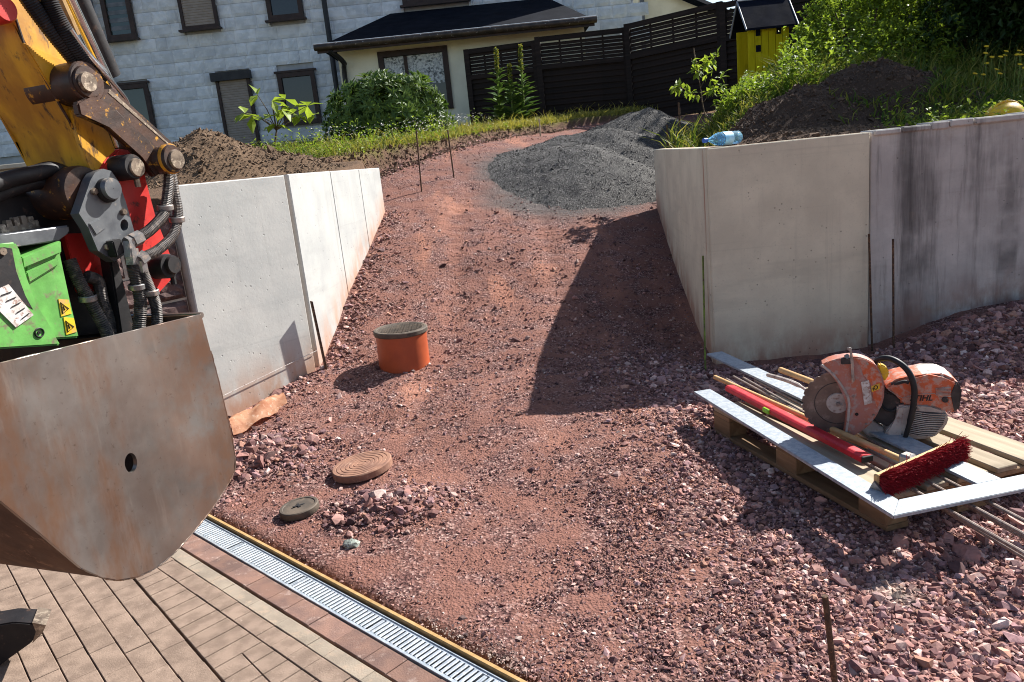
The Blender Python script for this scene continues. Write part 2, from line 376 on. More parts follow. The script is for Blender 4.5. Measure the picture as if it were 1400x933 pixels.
MT['ex_pin'] = paint('pin_steel', (140, 124, 108), (104, 90, 78), (176, 160, 140), 26, .45, .6, .5, .2)
MT['hose'] = paint('hose_sleeve', (78, 72, 68), (54, 50, 48), (112, 100, 90), 40, .55, .1, .4, .4)
MT['chrome'] = paint('chrome', (214, 214, 214), (190, 190, 190), None, 10, .18, .9, .5, .02)
MT['ground_board'] = MT['pallet']
def m_bucket():
    n = NT('bucket_steel')
    col = n.mix(n.step(n.noise(5, 7, None, .6), .3, .7), (150, 144, 138), (120, 113, 107))
    col = n.mix(n.step(n.noise((3, 3, 1.2), 6, None, .65), .48, .66), col, (134, 100, 76))
    col = n.mix(n.math('MULTIPLY', n.step(n.noise((26, 26, 5), 5), .58, .75), .4), col, (176, 166, 156))
    col = n.mix(n.math('MULTIPLY', n.step(n.noise(70, 6, None, .7), .6, .7), .5), col, (84, 68, 58))
    sx = n.n('ShaderNodeSeparateXYZ'); n.l(n.geo, sx.inputs[0])
    col = n.mix(n.math('MULTIPLY', n.math('MULTIPLY', n.step(sx.outputs[0], -.98, -.80), n.step(n.noise(9, 7, None, .65), .3, .6)), .7), col, (150, 108, 80))
    col = n.mix(n.math('MULTIPLY', n.step(n.noise((14, 14, 2.2), 7, None, .7), .52, .75), .30), col, (180, 172, 164))
    col = n.mix(n.math('MULTIPLY', n.step(n.noise((3, 3, 2), 8, None, .75), .58, .72), .4), col, (100, 82, 70))
    n.bump(n.noise(40, 6), .1, .003); n.bump(n.noise((30, 30, 4), 4), .06, .004)
    n.bump(n.noise((3.5, 3.5, .7), 3), .35, .05)
    return n.fin(col, n.math('ADD', n.math('MULTIPLY', n.noise(7, 6), .45), .14), .72, .5)
MT['bucket'] = m_bucket()
MT['bucket_rust_shade'] = paint('bucket_rust_shade', (96, 70, 52), (74, 54, 42), (126, 96, 74), 9, .8, .1, .25, .3, (.56, .7))  # rusty brown shell, its colour darkened to stand in for shade on the underside

# ================================================================ GROUND
def axis(lo, a, b, hi, step):
    fine = np.arange(a, b + 1e-6, step)
    left = a - np.cumsum(step * 1.35 ** np.arange(1, 24)); left = left[left > lo]
    right = b + np.cumsum(step * 1.35 ** np.arange(1, 24)); right = right[right < hi]
    return np.concatenate([[lo], left[::-1], fine, right, [hi]])
xs = axis(-70, -5.5, 7.5, 70, .045); ys = axis(-30, 1.4, 14.5, 90, .045)
GX, GY = np.meshgrid(xs, ys); GZ = Z(GX, GY)
near = (GX > -5) & (GX < 7) & (GY < 14)
GZ = GZ + near * .012 * fbm(GX, GY, 9, 3) + near * tracks(GX, GY) * .007 * np.sin(GY * 2 * np.pi / .16)
nx, ny = len(xs), len(ys); idx = np.arange(nx * ny).reshape(ny, nx)
quads = np.stack([idx[:-1, :-1], idx[:-1, 1:], idx[1:, 1:], idx[1:, :-1]], -1).reshape(-1, 4)
ML, MR = masks(GX, GY); nz = fbm(GX, GY, 1.6, 4)
soil = np.clip(np.maximum(ML * (1 - ss(8.9, 9.4, GY + .5 * nz)), MR * (1 - ss(7.7, 8.4, GY + .6 * nz)) * (1 - .9 * ss(4.4, 4.9, GX))), 0, 1)
cut = (ML > .03) & (ML < .9) & (GY > 8.5); soil = np.where(cut, .9, soil)
soil = np.maximum(soil, MR * (MR < .8) * (GY > 8.6))
grass = np.clip(np.maximum(ML * ss(8.9, 9.5, GY + .5 * nz), MR * ss(7.7, 8.6, GY + .6 * nz)) * (ML + MR > .85), 0, 1)
grass = np.maximum(grass, ss(14, 15.5, GY))
hd = np.hypot((GX - 1.0) / 1.5, (GY - 9.7) / 1.6); grey = ss(1.1, .7, hd + .35 * nz) * (1 - ML) * (1 - MR) * .9
trk = np.clip(tracks(GX, GY) * (1 - ML) * (1 - MR), 0, 1)
tint = np.stack([soil, grass, grey, trk * .22], -1).reshape(-1, 4)
g = _link('ground', npmesh('ground', np.stack([GX, GY, GZ], -1).reshape(-1, 3), quads, MT['ground'], tint, True), None); tag(g, kind='structure')

# ---- crushed stone lying on the ground (nobody could count it)
def ico():
    bm = bmesh.new(); bmesh.ops.create_icosphere(bm, subdivisions=1, radius=1); V = np.array([v.co[:] for v in bm.verts]); Fc = np.array([[v.index for v in f.verts] for f in bm.faces]); bm.free(); return V, Fc
IV, IF = ico()
def protos(n, flat=(.45, .8)):
    out = []
    for i in range(n):
        v = IV * (1 + .38 * (rng.random((len(IV), 1)) - .5) * 1.6); v = v + .16 * rng.standard_normal(v.shape)
        v[:, 2] *= rng.uniform(*flat); v[:, 0] *= rng.uniform(.9, 1.35); out.append(v)
    return np.array(out)
def rotm(n, tilt=.5):
    a = rng.uniform(0, 2 * np.pi, n); b = tilt * rng.standard_normal(n); c = tilt * rng.standard_normal(n)
    ca, sa, cb, sb, cc, sc_ = np.cos(a), np.sin(a), np.cos(b), np.sin(b), np.cos(c), np.sin(c); o = np.zeros(n); i = np.ones(n)
    Rz = np.stack([ca, -sa, o, sa, ca, o, o, o, i], -1).reshape(n, 3, 3); Rx = np.stack([i, o, o, o, cb, -sb, o, sb, cb], -1).reshape(n, 3, 3); Ry = np.stack([cc, o, sc_, o, i, o, -sc_, o, cc], -1).reshape(n, 3, 3)
    return Rx @ Ry @ Rz
def scatter(name, x, y, z, s, cols, mat, tilt=.5, sink=.25, flat=(.45, .8)):
    n = len(x); PR = protos(14, flat); V = PR[rng.integers(0, 14, n)] * s[:, None, None]
    V = np.einsum('nij,nkj->nki', rotm(n, tilt), V); V += np.stack([x, y, z + s * sink], -1)[:, None, :]
    Fc = (IF[None] + (np.arange(n) * len(IV))[:, None, None]).reshape(-1, 3)
    T = np.repeat(np.concatenate([cols, np.ones((n, 1))], 1), len(IV), 0)
    return _link(name, npmesh(name, V.reshape(-1, 3), Fc, mat, T), None)
PAL = np.array([lin(c)[:3] for c in [(122, 88, 82), (142, 104, 96), (158, 120, 111), (106, 76, 74), (178, 148, 138), (128, 98, 98), (164, 122, 104), (192, 168, 158), (94, 70, 70), (146, 116, 114)]])
def stone_cols(n, pale=0.0):
    c = PAL[rng.choice(10, n, p=[.17, .19, .15, .12, .08, .1, .07, .03, .05, .04])] * rng.uniform(.55, 1.45, (n, 1))
    if pale: c = c * (1 - pale) + np.array(lin((198, 192, 178))[:3]) * pale
    return np.clip(c, 0, 1)
N = 640000
rr = np.exp(rng.uniform(np.log(1.75), np.log(13.0), N)); th = rng.uniform(R(-40), R(48), N)
x = rr * np.sin(th); y = rr * np.cos(th)
a_l, a_r = masks(x, y)
ok = (a_l < .05) & (a_r < .05) & (cdist(x, y) < -.012) & ~((x > RC[0] - .02) & (y > 5.06) & (y < 5.2)) & (y < 12.2)
xw = np.interp(y, [5.08, 8.57], [RC[0], RF[0]]); ok &= ~((y > 5.0) & (y < 8.6) & (x > xw - .02)); ok &= ~((y > 4.7) & (y < 8.45) & (x < xL(y) + .02))
ok &= np.hypot((x - 1.2) / 1.35, (y - 10.3) / 1.5) > 1.0
x, y = x[ok], y[ok]
coarse = ss(.0, 1.3, x + .5 * fbm(x, y, .8, 3)) * (1 - ss(4.7, 5.6, y))
pile = np.exp(-(((x + 1.55) / .45) ** 2 + ((y - 4.0) / .36) ** 2)) + np.exp(-(((x + .62) / .3) ** 2 + ((y - 3.2) / .2) ** 2)) + ss(.35, .0, x - xL(y)) * (y > 4.3) * .55 + .8 * ss(4.6, 4.95, y) * ss(2.3, 2.8, x)
fines = ss(.02, .22, fbm(x, y, .55, 5) - .25 * coarse - .4 * pile + .3 * tracks(x, y))                  # worn fine patches with few stones
keep = rng.random(len(x)) < np.clip(.34 + .5 * coarse + .6 * pile - .27 * fines, .10, 1)
x, y, coarse, pile = x[keep], y[keep], coarse[keep], np.clip(pile[keep], 0, 1)
dist = np.hypot(x, y)
s = (.0030 + .0031 * coarse + .0056 * pile) * np.exp(.5 * rng.standard_normal(len(x))) * np.clip(dist / 3.8, .9, 1.4)
s = np.clip(s, .0024, .04)
cols = stone_cols(len(x)) * (1.1 + .28 * coarse[:, None])
pd = np.zeros(len(x))
for (px_, py_, pr) in [(-.19, 2.03, .10), (-.36, 2.22, .10), (1.16, 2.2, .06)]: pd = np.maximum(pd, np.exp(-(((x - px_) ** 2 + (y - py_) ** 2) / pr ** 2)))
cols = cols * (1 - .45 * pd[:, None]) + np.array(lin((196, 190, 172))[:3]) * .45 * pd[:, None]
OV = np.array([[1, 0, 0], [-1, 0, 0], [0, 1, 0], [0, -1, 0], [0, 0, 1], [0, 0, -1]], float); OF = np.array([[0, 2, 4], [2, 1, 4], [1, 3, 4], [3, 0, 4], [2, 0, 5], [1, 2, 5], [3, 1, 5], [0, 3, 5]])
big = s > .0098; zz_ = Z(x, y)
st = scatter('crushed_stone', x[big], y[big], zz_[big], s[big], cols[big], MT['stones'], .45, .28)
IV_, IF_ = IV, IF; IV, IF = OV, OF
sm = scatter('stone_grit', x[~big], y[~big], zz_[~big], s[~big] * 1.12, cols[~big], MT['stones'], .6, .25)
IV, IF = IV_, IF_
def grit(*a):
    global IV, IF
    IV, IF = OV, OF; o = scatter(*a); IV, IF = IV_, IF_; return o
tag(sm, 'fine red stone grit between the larger crushed stones', 'gravel', kind='stuff'); print('big', big.sum())
tag(st, 'loose red and mauve crushed stone spread over the drive and yard', 'gravel', kind='stuff')
print('stones', len(x))

# ================================================================ RETAINING WALLS
def wall_panel(name, parent, p, q, ztop, th, mat, zdrop=.25, base=None, rows=14, cols=14, ztop2=None):
    """upright slab from p to q (front face on the right of travel p->q is the near side), th thick, dust near the ground"""
    p = Vector((p[0], p[1], 0)); q = Vector((q[0], q[1], 0)); d = (q - p); L = d.length; d.normalize(); nrm = Vector((d.y, -d.x, 0))
    bm = bmesh.new(); tl = bm.verts.layers.float_color.new('tint'); zt2 = ztop if ztop2 is None else ztop2
    b = .006; us = [0, b] + [L * (i + 1) / cols for i in range(cols - 1)] + [L - b, L]; grid = []
    for j in range(rows + 2):
        row = []
        for u in us:
            P_ = p + d * u; gnd = float(Z(np.array(P_.x + nrm.x * .12), np.array(P_.y + nrm.y * .12))); top = ztop + (zt2 - ztop) * u / L
            zb = gnd - zdrop
            k = j / rows
            zz = zb + (top - b - zb) * min(k, 1) if j <= rows else top
            inset = b if j > rows else 0
            if u in (0, L): inset = b
            v = bm.verts.new(P_ + nrm * (-inset) + Vector((0, 0, zz))); h = zz - gnd
            v[tl] = (max(0, min(1, 1.05 - h / .30)), 0, 0, 1); row.append(v)
        grid.append(row)
    for A, B in zip(grid, grid[1:]):
        for i in range(len(us) - 1): bm.faces.new((A[i], A[i + 1], B[i + 1], B[i]))
    bk = [bm.verts.new(p + d * u - nrm * th + Vector((0, 0, ztop + (zt2 - ztop) * u / L))) for u in us]
    bl = [bm.verts.new(p + d * u - nrm * th + Vector((0, 0, grid[0][0].co.z - .1))) for u in us]
    for i in range(len(us) - 1):
        bm.faces.new((grid[-1][i], grid[-1][i + 1], bk[i + 1], bk[i])); bm.faces.new((bk[i], bk[i + 1], bl[i + 1], bl[i]))
    bm.faces.new([r[0] for r in grid] + [bk[0], bl[0]]); bm.faces.new([r[-1] for r in grid] + [bk[-1], bl[-1]])
    bmesh.ops.recalc_face_normals(bm, faces=bm.faces)
    me = bpy.data.meshes.new(name); bm.to_mesh(me); bm.free(); me.materials.append(mat)
    me.transform(Matrix.Translation(-wloc(parent))); return _link(name, me, None, parent)
def lerp2(a, b, t): return (a[0] + (b[0] - a[0]) * t, a[1] + (b[1] - a[1]) * t)
lw = thing('retaining_wall', 'pale new concrete retaining wall left of the drive, made of four smooth panels', 'wall', (LJ[0], LJ[1], 0))
wall_panel('panel', lw, LL, lerp2(LL, LJ, .975), 1.545, .12, MT['conc_left'])
cuts = [0.012, .36, .69, 1.0]
for i in range(3):
    wall_panel('panel', lw, lerp2(LJ, LF, cuts[i] + (.004 if i else 0)), lerp2(LJ, LF, cuts[i + 1]), 1.55 - .001 * i, .12, MT['conc_new'])
rw = thing('retaining_wall', 'beige new concrete retaining wall right of the drive, turning the corner behind the pallet', 'wall', (RC[0], RC[1], 0))
cuts = [0.0, .30, .62, 1.0]
for i in range(3):
    A = lerp2(RF, RC, cuts[i] + (.003 if i else 0)); B = lerp2(RF, RC, cuts[i + 1] - (.008 if i == 2 else 0))
    wall_panel('panel', rw, A, B, 1.447 - .001 * i, .12, MT['conc_right'])
wall_panel('panel', rw, (RC[0] + .012, RC[1]), (RJ[0] - .006, RJ[1]), 1.44, .12, MT['conc_right'])
jd = Vector((LF[0] - LJ[0], LF[1] - LJ[1], 0)).normalized(); q_ = Vector((LJ[0] + .012, LJ[1] - .012, 0))
q_ = Vector((LJ[0] + .05, LJ[1] - .025, float(Z(np.array(LJ[0] + .1), np.array(LJ[1]))) + .24))
tag(MB().box(q_, (.012, .04, .56), rot=Euler((.03, -.06, .5)).to_matrix(), bev=.002).build('flat_stake', MT['stake'], None), 'dark flat stake standing at the corner joint of the left wall', 'stake')
ow = thing('retaining_wall', 'old weathered concrete wall with dark streaks at the right edge', 'wall', (RJ[0] + .02, RJ[1], 0))
wall_panel('panel', ow, (RJ[0] + .012, RJ[1] + .03), (6.2, 5.19), 1.435, .22, MT['conc_old'], cols=40, rows=20, ztop2=1.50)
# broken crumbly cap on the old wall
m = MB()
xx = RJ[0] + .03
while xx < 6.1:
    l_ = random.uniform(.10, .34); yy = 5.13 + (xx - RJ[0]) * .016
    m.box((xx + l_ / 2, yy + .09, 1.43 + (xx - RJ[0]) * .0172 + random.uniform(-.002, .006)), (l_, random.uniform(.19, .225), random.uniform(.035, .055)), rz=.016, bev=.008); xx += l_ + random.uniform(.0, .02)
m.build('cap', MT['conc_old'], ow)
# rock-faced block wall continuing towards the machine
MT['rock'] = paint('rock_face', (104, 84, 80), (76, 62, 60), (140, 116, 108), 11, .9, 0, .2, .9, (.55, .68), .25, 34)
MT['mortar'] = paint('mortar', (186, 176, 160), (160, 150, 136), None, 20, .95)
bw = thing('block_wall', 'rough purple-brown stone block wall behind the bucket', 'wall', (LL[0], LL[1], 0))
d_ = Vector((-.95, -1.24, 0)).normalized(); n_ = Vector((-d_.y, d_.x, 0)); n_ = n_ if n_.dot(Vector((1, -1, 0))) > 0 else -n_
rotw = Matrix((d_, n_, Vector((0, 0, 1)))).transposed()
s0 = Vector((LL[0], LL[1], 0)) - n_ * .10 + d_ * .01
m = MB(); m.box(s0 + d_ * .9 - n_ * .04 + Vector((0, 0, .45)), (1.8, .14, 1.5), rot=rotw); m.build('mortar_bed', MT['mortar'], bw)
def rock_mesh(L, H):
    bm = bmesh.new(); bmesh.ops.create_grid(bm, x_segments=9, y_segments=6, size=.5)
    for v in bm.verts:
        e = min(.5 - abs(v.co.x), .5 - abs(v.co.y)); u, w = v.co.x * L, v.co.y * H
        v.co = Vector((u, (.0 if e < .02 else .018 + .02 * random.random()), w))
    me = bpy.data.meshes.new('block'); bm.to_mesh(me); bm.free(); me.materials.append(MT['rock']); return me
RMs = [rock_mesh(.33, .17) for _ in range(5)]
for r_ in range(8):
    for c_ in range(6):
        o = _link('block', RMs[(r_ * 3 + c_ * 2) % 5], None, bw)
        o.location = s0 + d_ * (.17 + c_ * .35 - (.17 if r_ % 2 else 0) * (c_ > 0)) + n_ * .032 + Vector((0, 0, .02 + r_ * .185)) - wloc(bw); o.rotation_euler = rotw.to_euler()
fw = thing('garden_wall', 'pale concrete garden wall seen behind the excavator arm', 'wall', (-4.5, 8.6, 1.2))
m = MB()
A = at(-60, 262, Y=8.6); B = at(62, 252, Y=8.6); T1 = at(-60, 222, Y=8.6); 
m.box((-4.9, 8.7, 1.62), (2.6, .2, .62), bev=.01); m.build('wall_body', MT['conc_far'], fw)
m = MB(); m.box((-4.9, 8.68, 1.955), (2.64, .28, .05), bev=.008); m.build('coping', MT['conc_far'], fw)

# ================================================================ PAVING AND DRAIN
def cpt(s_, d, z=0): return Vector((CR[0] + CT[0] * s_ + CN[0] * d, CR[1] + CT[1] * s_ + CN[1] * d, z))
rotc = Matrix((Vector((CT[0], CT[1], 0)), Vector((-CT[1], CT[0], 0)), Vector((0, 0, 1)))).transposed(); angc = math.atan2(CT[1], CT[0])
def brick_seen(c):
    u, v = proj((c.x, c.y, 0)); return u > -230 and v < 1120
pavement = thing('pavement', None, None, (-1.2, 2.2, -.07)); tag(pavement, kind='structure')
m = MB(); m.prism([cpt(-3.2, .128, -.075), cpt(2.4, .128, -.075), cpt(2.4, 2.2, -.075), cpt(-3.2, 2.2, -.075)], (0, 0, .058)); m.build('bedding_sand', MT['joint'], pavement)
_bc = {}
def brick(L, W, mat, pos, ang, dz=0):
    if not brick_seen(pos): return None
    key = (round(L, 3), round(W, 3), mat)
    if key not in _bc:
        mb = MB(); mb.box((0, 0, 0), (L, W, .06), bev=.002); _bc[key] = mb.mesh('brick', MT[mat], 0)
    o = _link('brick', _bc[key], None, pavement); o.location = Vector((pos.x, pos.y, -.03 + dz)) - pavement.location; o.rotation_euler = (random.uniform(-.006, .006), random.uniform(-.006, .006), ang + random.uniform(-.006, .006)); return o
J = .0022
def course(d0, d1, lens, mat, s0=-1.9, s1=1.55):
    s_ = s0; i = 0
    while s_ < s1:
        L = lens[i % len(lens)]; c = cpt(s_ + L / 2, (d0 + d1) / 2); brick(L - J, d1 - d0 - J, mat, c, angc, random.uniform(-.002, .002)); s_ += L; i += 1
course(.135, .226, [.16, .16, .12, .16], 'paver_red')
course(.234, .294, [.20, .20, .10, .20], 'paver_grey')
course(.295, .369, [.10, .10, .10, .16], 'paver', -1.9, 1.5)
angf = R(-49.6); FU = Vector((math.cos(angf), math.sin(angf), 0)); FV = Vector((-FU.y, FU.x, 0)); FV = FV if FV.x < 0 else -FV   # FV points away from the drain
# wedge of cross-laid stones between the drain courses and the field
FO = Vector((-1.137, 2.246, 0))                                        # on the first field joint
s_ = -1.6
def wedge_len(s_): return -((cpt(s_, .371) - FO).dot(FV)) / max(.2, Vector((CN[0], CN[1], 0)).dot(FV))
while s_ < 1.5:
    w = .082; La, Lb = wedge_len(s_ + .0015) - .004, wedge_len(s_ + w - .0015) - .004; split = .1 if La > .17 else 0
    if min(La, Lb) > .03 and brick_seen(cpt(s_, .371 + La / 2)):
        for (d0a, d0b, d1a, d1b, mt_) in ([(.371, .371, .371 + La, .371 + Lb, 'paver')] if not split else [(.371, .371, .371 + La - .1, .371 + Lb - .1, 'paver'), (.374 + La - .1, .374 + Lb - .1, .371 + La, .371 + Lb, random.choice(['paver', 'paver', 'paver_grey']))]):
            MB().prism([cpt(s_ + .0015, d0a, -.06), cpt(s_ + w - .0015, d0b, -.06), cpt(s_ + w - .0015, d1b, -.06), cpt(s_ + .0015, d1a, -.06)], (0, 0, .06), .0015).build('brick', MT[mt_], pavement, 0)
    s_ += w
for row in range(15):
    s_ = -1.9 + random.uniform(0, .16)
    while s_ < 1.1:
        L = random.choice([.14, .14, .11, .18]); c = FO + FV * (.003 + row * .088 + .044) + FU * (s_ + L / 2)
        if c.y > .9: brick(L - J + .001, .088 - .0035, 'paver', c, angf, random.uniform(-.002, .002))
        s_ += L
# drain channel with slotted grate
drain = thing('drain_channel', 'galvanised slotted drain channel between the paving and the red gravel', 'drain', cpt(0, .08, 0))
m = MB()
for d0 in (.030, .1245): m.box(cpt(.2, d0 + .002, -.03), (4.2, .004, .064), rz=angc)
m.build('channel_frame', MT['zinc'], drain)
m = MB(); m.box(cpt(.2, .079, -.075), (4.2, .088, .006), rz=angc); m.build('channel_floor', MT['channel_dark'], drain)
g0 = -1.3
gm = MB(); gm.box((0, 0, 0), (.0125, .074, .006), bev=.0018); slat_me = gm.mesh('slat', MT['zinc'], 0)
for k in range(6):
    gr = MB(); L = .5
    for d0 in (.0385, .1185): gr.box(cpt(g0 + L / 2, d0, -.008), (L - .003, .009, .012), rz=angc, bev=.001)
    for e in (.004, L - .004): gr.box(cpt(g0 + e, .0785, -.0085), (.007, .072, .008), rz=angc)
    go = gr.build('grate', MT['zinc'], drain, 0)
    for i in range(23):
        o = _link('slat', slat_me, None, go); o.location = cpt(g0 + .022 + i * .0207, .0785, -.004) - wloc(drain); o.rotation_euler = (0, 0, angc)
    g0 += L
bt = MB(); bt.box(cpt(.2, .012, -.012), (4.2, .016, .05), rz=angc, bev=.002)
tag(bt.build('timber_batten', MT['batten'], None), 'thin honey-coloured timber batten along the gravel side of the drain', 'batten')
# ================================================================ SMALL THINGS ON THE DRIVE
base = gp(553, 496); r = .185
up_ = Vector((.015, -.01, 1)).normalized()
mp_ = thing('inspection_shaft', 'short orange plastic shaft pipe standing upright with a dark ribbed lid on top', 'pipe', base - Vector((0, 0, .04)))
MB().lathe(base - Vector((0, 0, .08)), up_, [(r, 0), (r, .31), (r - .008, .31), (r - .008, .0)], 56, False).build('pipe', MT['orange'], mp_)
top = base + up_ * .228
lid = MB().lathe(top, up_, [(r + .006, -.002), (r + .012, .006), (r + .012, .03), (r + .006, .036), (r - .012, .036), (r - .016, .033), (0.001, .033)], 56, False).build('lid', MT['lid'], mp_)
m = MB()
for i in range(-11, 12):
    for j in range(-11, 12):
        u, v = i * .0155 + (.0077 if j % 2 else 0), j * .0155
        if math.hypot(u, v) < r - .022: m.box(top + up_ * .034 + Vector((u, v, 0)), (.0125, .0055, .004), rz=R(45 if (i + j) % 2 else -45))
m.build('tread_pattern', MT['lid'], lid, 0)
c = gp(497, 645) + Vector((0, 0, .012)); ax_ = Vector((-.10, -.02, 1)).normalized()
pr = [(0.001, .036)]
for k in range(1, 7):
    q = .022 * k; pr += [(q - .003, .036), (q - .0015, .0338), (q + .0015, .0338), (q + .003, .036)]
pr += [(.150, .036), (.155, .031), (.155, .0), (0.001, 0)]
mb = MB().lathe(c, ax_, pr[::-1], 48, False)
lid1 = mb.build('manhole_lid', MT['lid_brown'], None)
tag(lid1, 'large round dusty brown lid with ring grooves lying loose on the gravel', 'lid')
c = gp(411, 702) + Vector((0, 0, .008)); ax2 = Vector((-.08, -.03, 1)).normalized()
lid2 = thing('manhole_lid', 'small round dark grey lid with a cross slot lying near the drain', 'lid', c)
MB().lathe(c, ax2, [(.001, 0), (.088, 0), (.091, .006), (.091, .03), (.087, .034), (.076, .034), (.073, .031), (.001, .031)], 40, False).build('disc', MT['lid'], lid2)
m = MB(); q = c + ax2 * .0325
m.box(q, (.055, .010, .004), rz=.5); m.box(q, (.010, .04, .0045), rz=.5); m.build('slot', MT['black_rubber'], lid2, 0)
# torn bent sheet by the left wall
bm = bmesh.new(); rows = []
b0 = gp(318, 596); e0 = gp(392, 556); du = (e0 - b0); du.z += .01
for i in range(15):
    t = i / 14; row = []
    for j in range(7):
        w = j / 6; wid = .15 + .05 * math.sin(t * 5) * .5 + random.uniform(-.012, .012)
        p = b0 + du * t + Vector((.055, -.11, 0)).normalized() * (w - .55) * wid + Vector((0, 0, .02 + .06 * (1 - w) + .03 * math.sin(w * 3.1) + .012 * math.sin(t * 11 + w * 3) + random.uniform(-.004, .004)))
        row.append(bm.verts.new(p))
    rows.append(row)
for A, B in zip(rows, rows[1:]):
    for j in range(6): bm.faces.new((A[j], A[j + 1], B[j + 1], B[j]))
bmesh.ops.solidify(bm, geom=bm.faces[:], thickness=.004)
mb = MB(); mb.bm.free(); mb.bm = bm
tag(mb.build('torn_pipe_shell', MT['rust_sheet'], None, 30), 'torn bent piece of orange sheet lying at the foot of the left wall', 'debris')
# pale broken stone in the small pile
def rock(name, p, s, mat, label, cat):
    bm = bmesh.new(); bmesh.ops.create_icosphere(bm, subdivisions=2, radius=1)
    for v in bm.verts: v.co = v.co * random.uniform(.75, 1.15); v.co.z *= .75
    bmesh.ops.scale(bm, vec=s, verts=bm.verts); bmesh.ops.translate(bm, vec=p + Vector((0, 0, s[2] * .4)), verts=bm.verts)
    mb = MB(); mb.bm.free(); mb.bm = bm; return tag(mb.build(name, mat, None, 0), label, cat)
MT['pale_rock'] = paint('pale_rock', (176, 182, 170), (140, 148, 138), (96, 92, 84), 40, .9, 0, .2, .5)
rock('rock', gp(480, 747), (.036, .03, .028), MT['pale_rock'], 'pale greenish broken lump of stone at the edge of the small red pile', 'stone')
# iron stakes
def stake(name, a, b, r, mat, label, group=None): return tag(MB().tube([a, b], r, 8).build(name, mat, None), label, 'stake', group)
bb = at(1150, 965, z=0); stake('iron_stake', bb - Vector((0, 0, .1)), at(1128, 815, Y=bb.y + .02), .0085, MT['stake'], 'thick rusty iron stake standing in the gravel at the lower right edge')
def stake_px(x0, y0, x1, y1, r, mat, label, dz=.0):
    b_ = gp(x1, y1); stake('iron_stake', b_ - Vector((0, 0, .12)), at(x0, y0, Y=b_.y + dz), r, mat, label)
stake_px(569, 178, 576, 262, .009, MT['stake'], 'thin iron stake beside the far end of the left wall, longer of the pair')
stake_px(612, 178, 621, 243, .009, MT['stake'], 'thin iron stake right of the pair below the round shrub')
stake('iron_stake', at(931, 206, Y=8.68) - Vector((0, 0, .2)), at(928, 140, Y=8.68), .011, MT['stake'], 'iron stake behind the right wall end, taller one left of the bottle')
stake('iron_stake', at(913, 206, Y=8.66) - Vector((0, 0, .2)), at(912, 171, Y=8.66), .011, MT['stake'], 'short iron stake behind the right wall end, next to the taller one')
stake('iron_stake', Vector((1.30, 5.0, -.05)), at(961, 350, Y=5.22), .0065, MT['stake_green'], 'green stained rod leaning on the corner of the right wall')
stake('iron_stake', Vector((2.47, 5.04, -.05)), at(1188, 320, Y=5.05), .0075, MT['stake'], 'rusty rod standing at the joint between new and old right wall')
stake('iron_stake', at(1222, 492, Y=4.98) - Vector((0, 0, .05)), at(1221, 327, Y=4.99), .0075, MT['stake'], 'rusty rod standing free in front of the old streaked wall')
b_ = gp(739, 186); stake('iron_stake', b_ - Vector((0, 0, .05)), at(737, 163, Y=b_.y), .012, MT['pallet'], 'short pale peg at the grass edge left of the grey gravel heap')
# string line along the left wall
lp = [Vector((LL[0], LL[1], 0)), Vector((LJ[0], LJ[1], 0))]; ln = Vector((LJ[1] - LL[1], -(LJ[0] - LL[0]), 0)).normalized() * .012
za = at(275, 548, Y=LL[1]).z; zb = at(437, 479, Y=LJ[1]).z
tag(MB().tube([lp[0] + ln + Vector((0, 0, za)), lp[1] + ln + Vector((0, 0, zb))], .0022, 6).build('string_line', MT['white_sticker'], None), 'pale string stretched low along the left front wall panel', 'string')
# leaning batten whose shadow falls on the left panel
# plastic bottle on the wall
def m_pet():
    n = NT('bottle_plastic'); m_ = n.fin((150, 205, 232), .08, 0, .5); n.b.inputs['Transmission Weight'].default_value = .75; n.b.inputs['IOR'].default_value = 1.2; return m_
MT['pet'] = m_pet(); MT['blue_cap'] = paint('blue_cap', (30, 96, 190), (24, 84, 170), None, 20, .4); MT['bottle_label'] = paint('bottle_label', (120, 190, 226), (170, 214, 236), None, 14, .5)
bp = Vector((1.405, 5.17, 1.447)); be = at(1016, 186, Y=5.28); dirb = (Vector((be.x, be.y + .03, bp.z)) - bp).normalized()
bo = thing('plastic_bottle', 'light blue plastic water bottle lying on top of the right wall', 'bottle', bp)
c = bp + Vector((0, 0, .045))
bodyp = [(.012, .0), (.012, .03), (.018, .045), (.036, .085), (.043, .115)]
for k in range(7): bodyp += [(.044, .12 + k * .023), (.041, .131 + k * .023)]
bodyp += [(.043, .285), (.034, .297), (.001, .298)]
MB().lathe(c, dirb, bodyp, 24, False).build('body', MT['pet'], bo); MB().lathe(c, dirb, [(.001, -.014), (.016, -.014), (.016, .012), (.001, .012)], 20, False).build('cap', MT['blue_cap'], bo)
MB().lathe(c, dirb, [(.0448, .14), (.0448, .215)], 24, False).build('wrap', MT['bottle_label'], bo)

# ================================================================ PALLET AND WHAT LIES ON IT
PD = Vector((-.262, .965, 0)); PS = Vector((.965, .262, 0)); PC = Vector((1.31, 2.55, .02)); pang = math.atan2(PD.y, PD.x)
def pp(l, w, z=0): return PC + PD * l + PS * w + Vector((0, 0, z))
pal = thing('pallet', 'weathered wooden pallet on the gravel loaded with tools', 'pallet', PC)
def plank(name, l, w, z, L, W, T, mat, dl=0): MB().box(pp(l, w, z), (L, W, T), rz=pang, bev=.003).build(name, mat, pal, 0)
def plank_o(name, l, w, z, L, W, T, mat):
    me = MB().box((0, 0, 0), (L, W, T), bev=.003).mesh(name, mat, 0); o = _link(name, me, None, pal); o.location = pp(l, w, z) - PC; o.rotation_euler = (0, 0, pang + random.uniform(-.004, .004)); return o
for w, W in ((.05, .1), (.4, .145), (.75, .1)): plank_o('runner', .6, w, .013, 1.2, W, .022, MT['pallet_dark'])
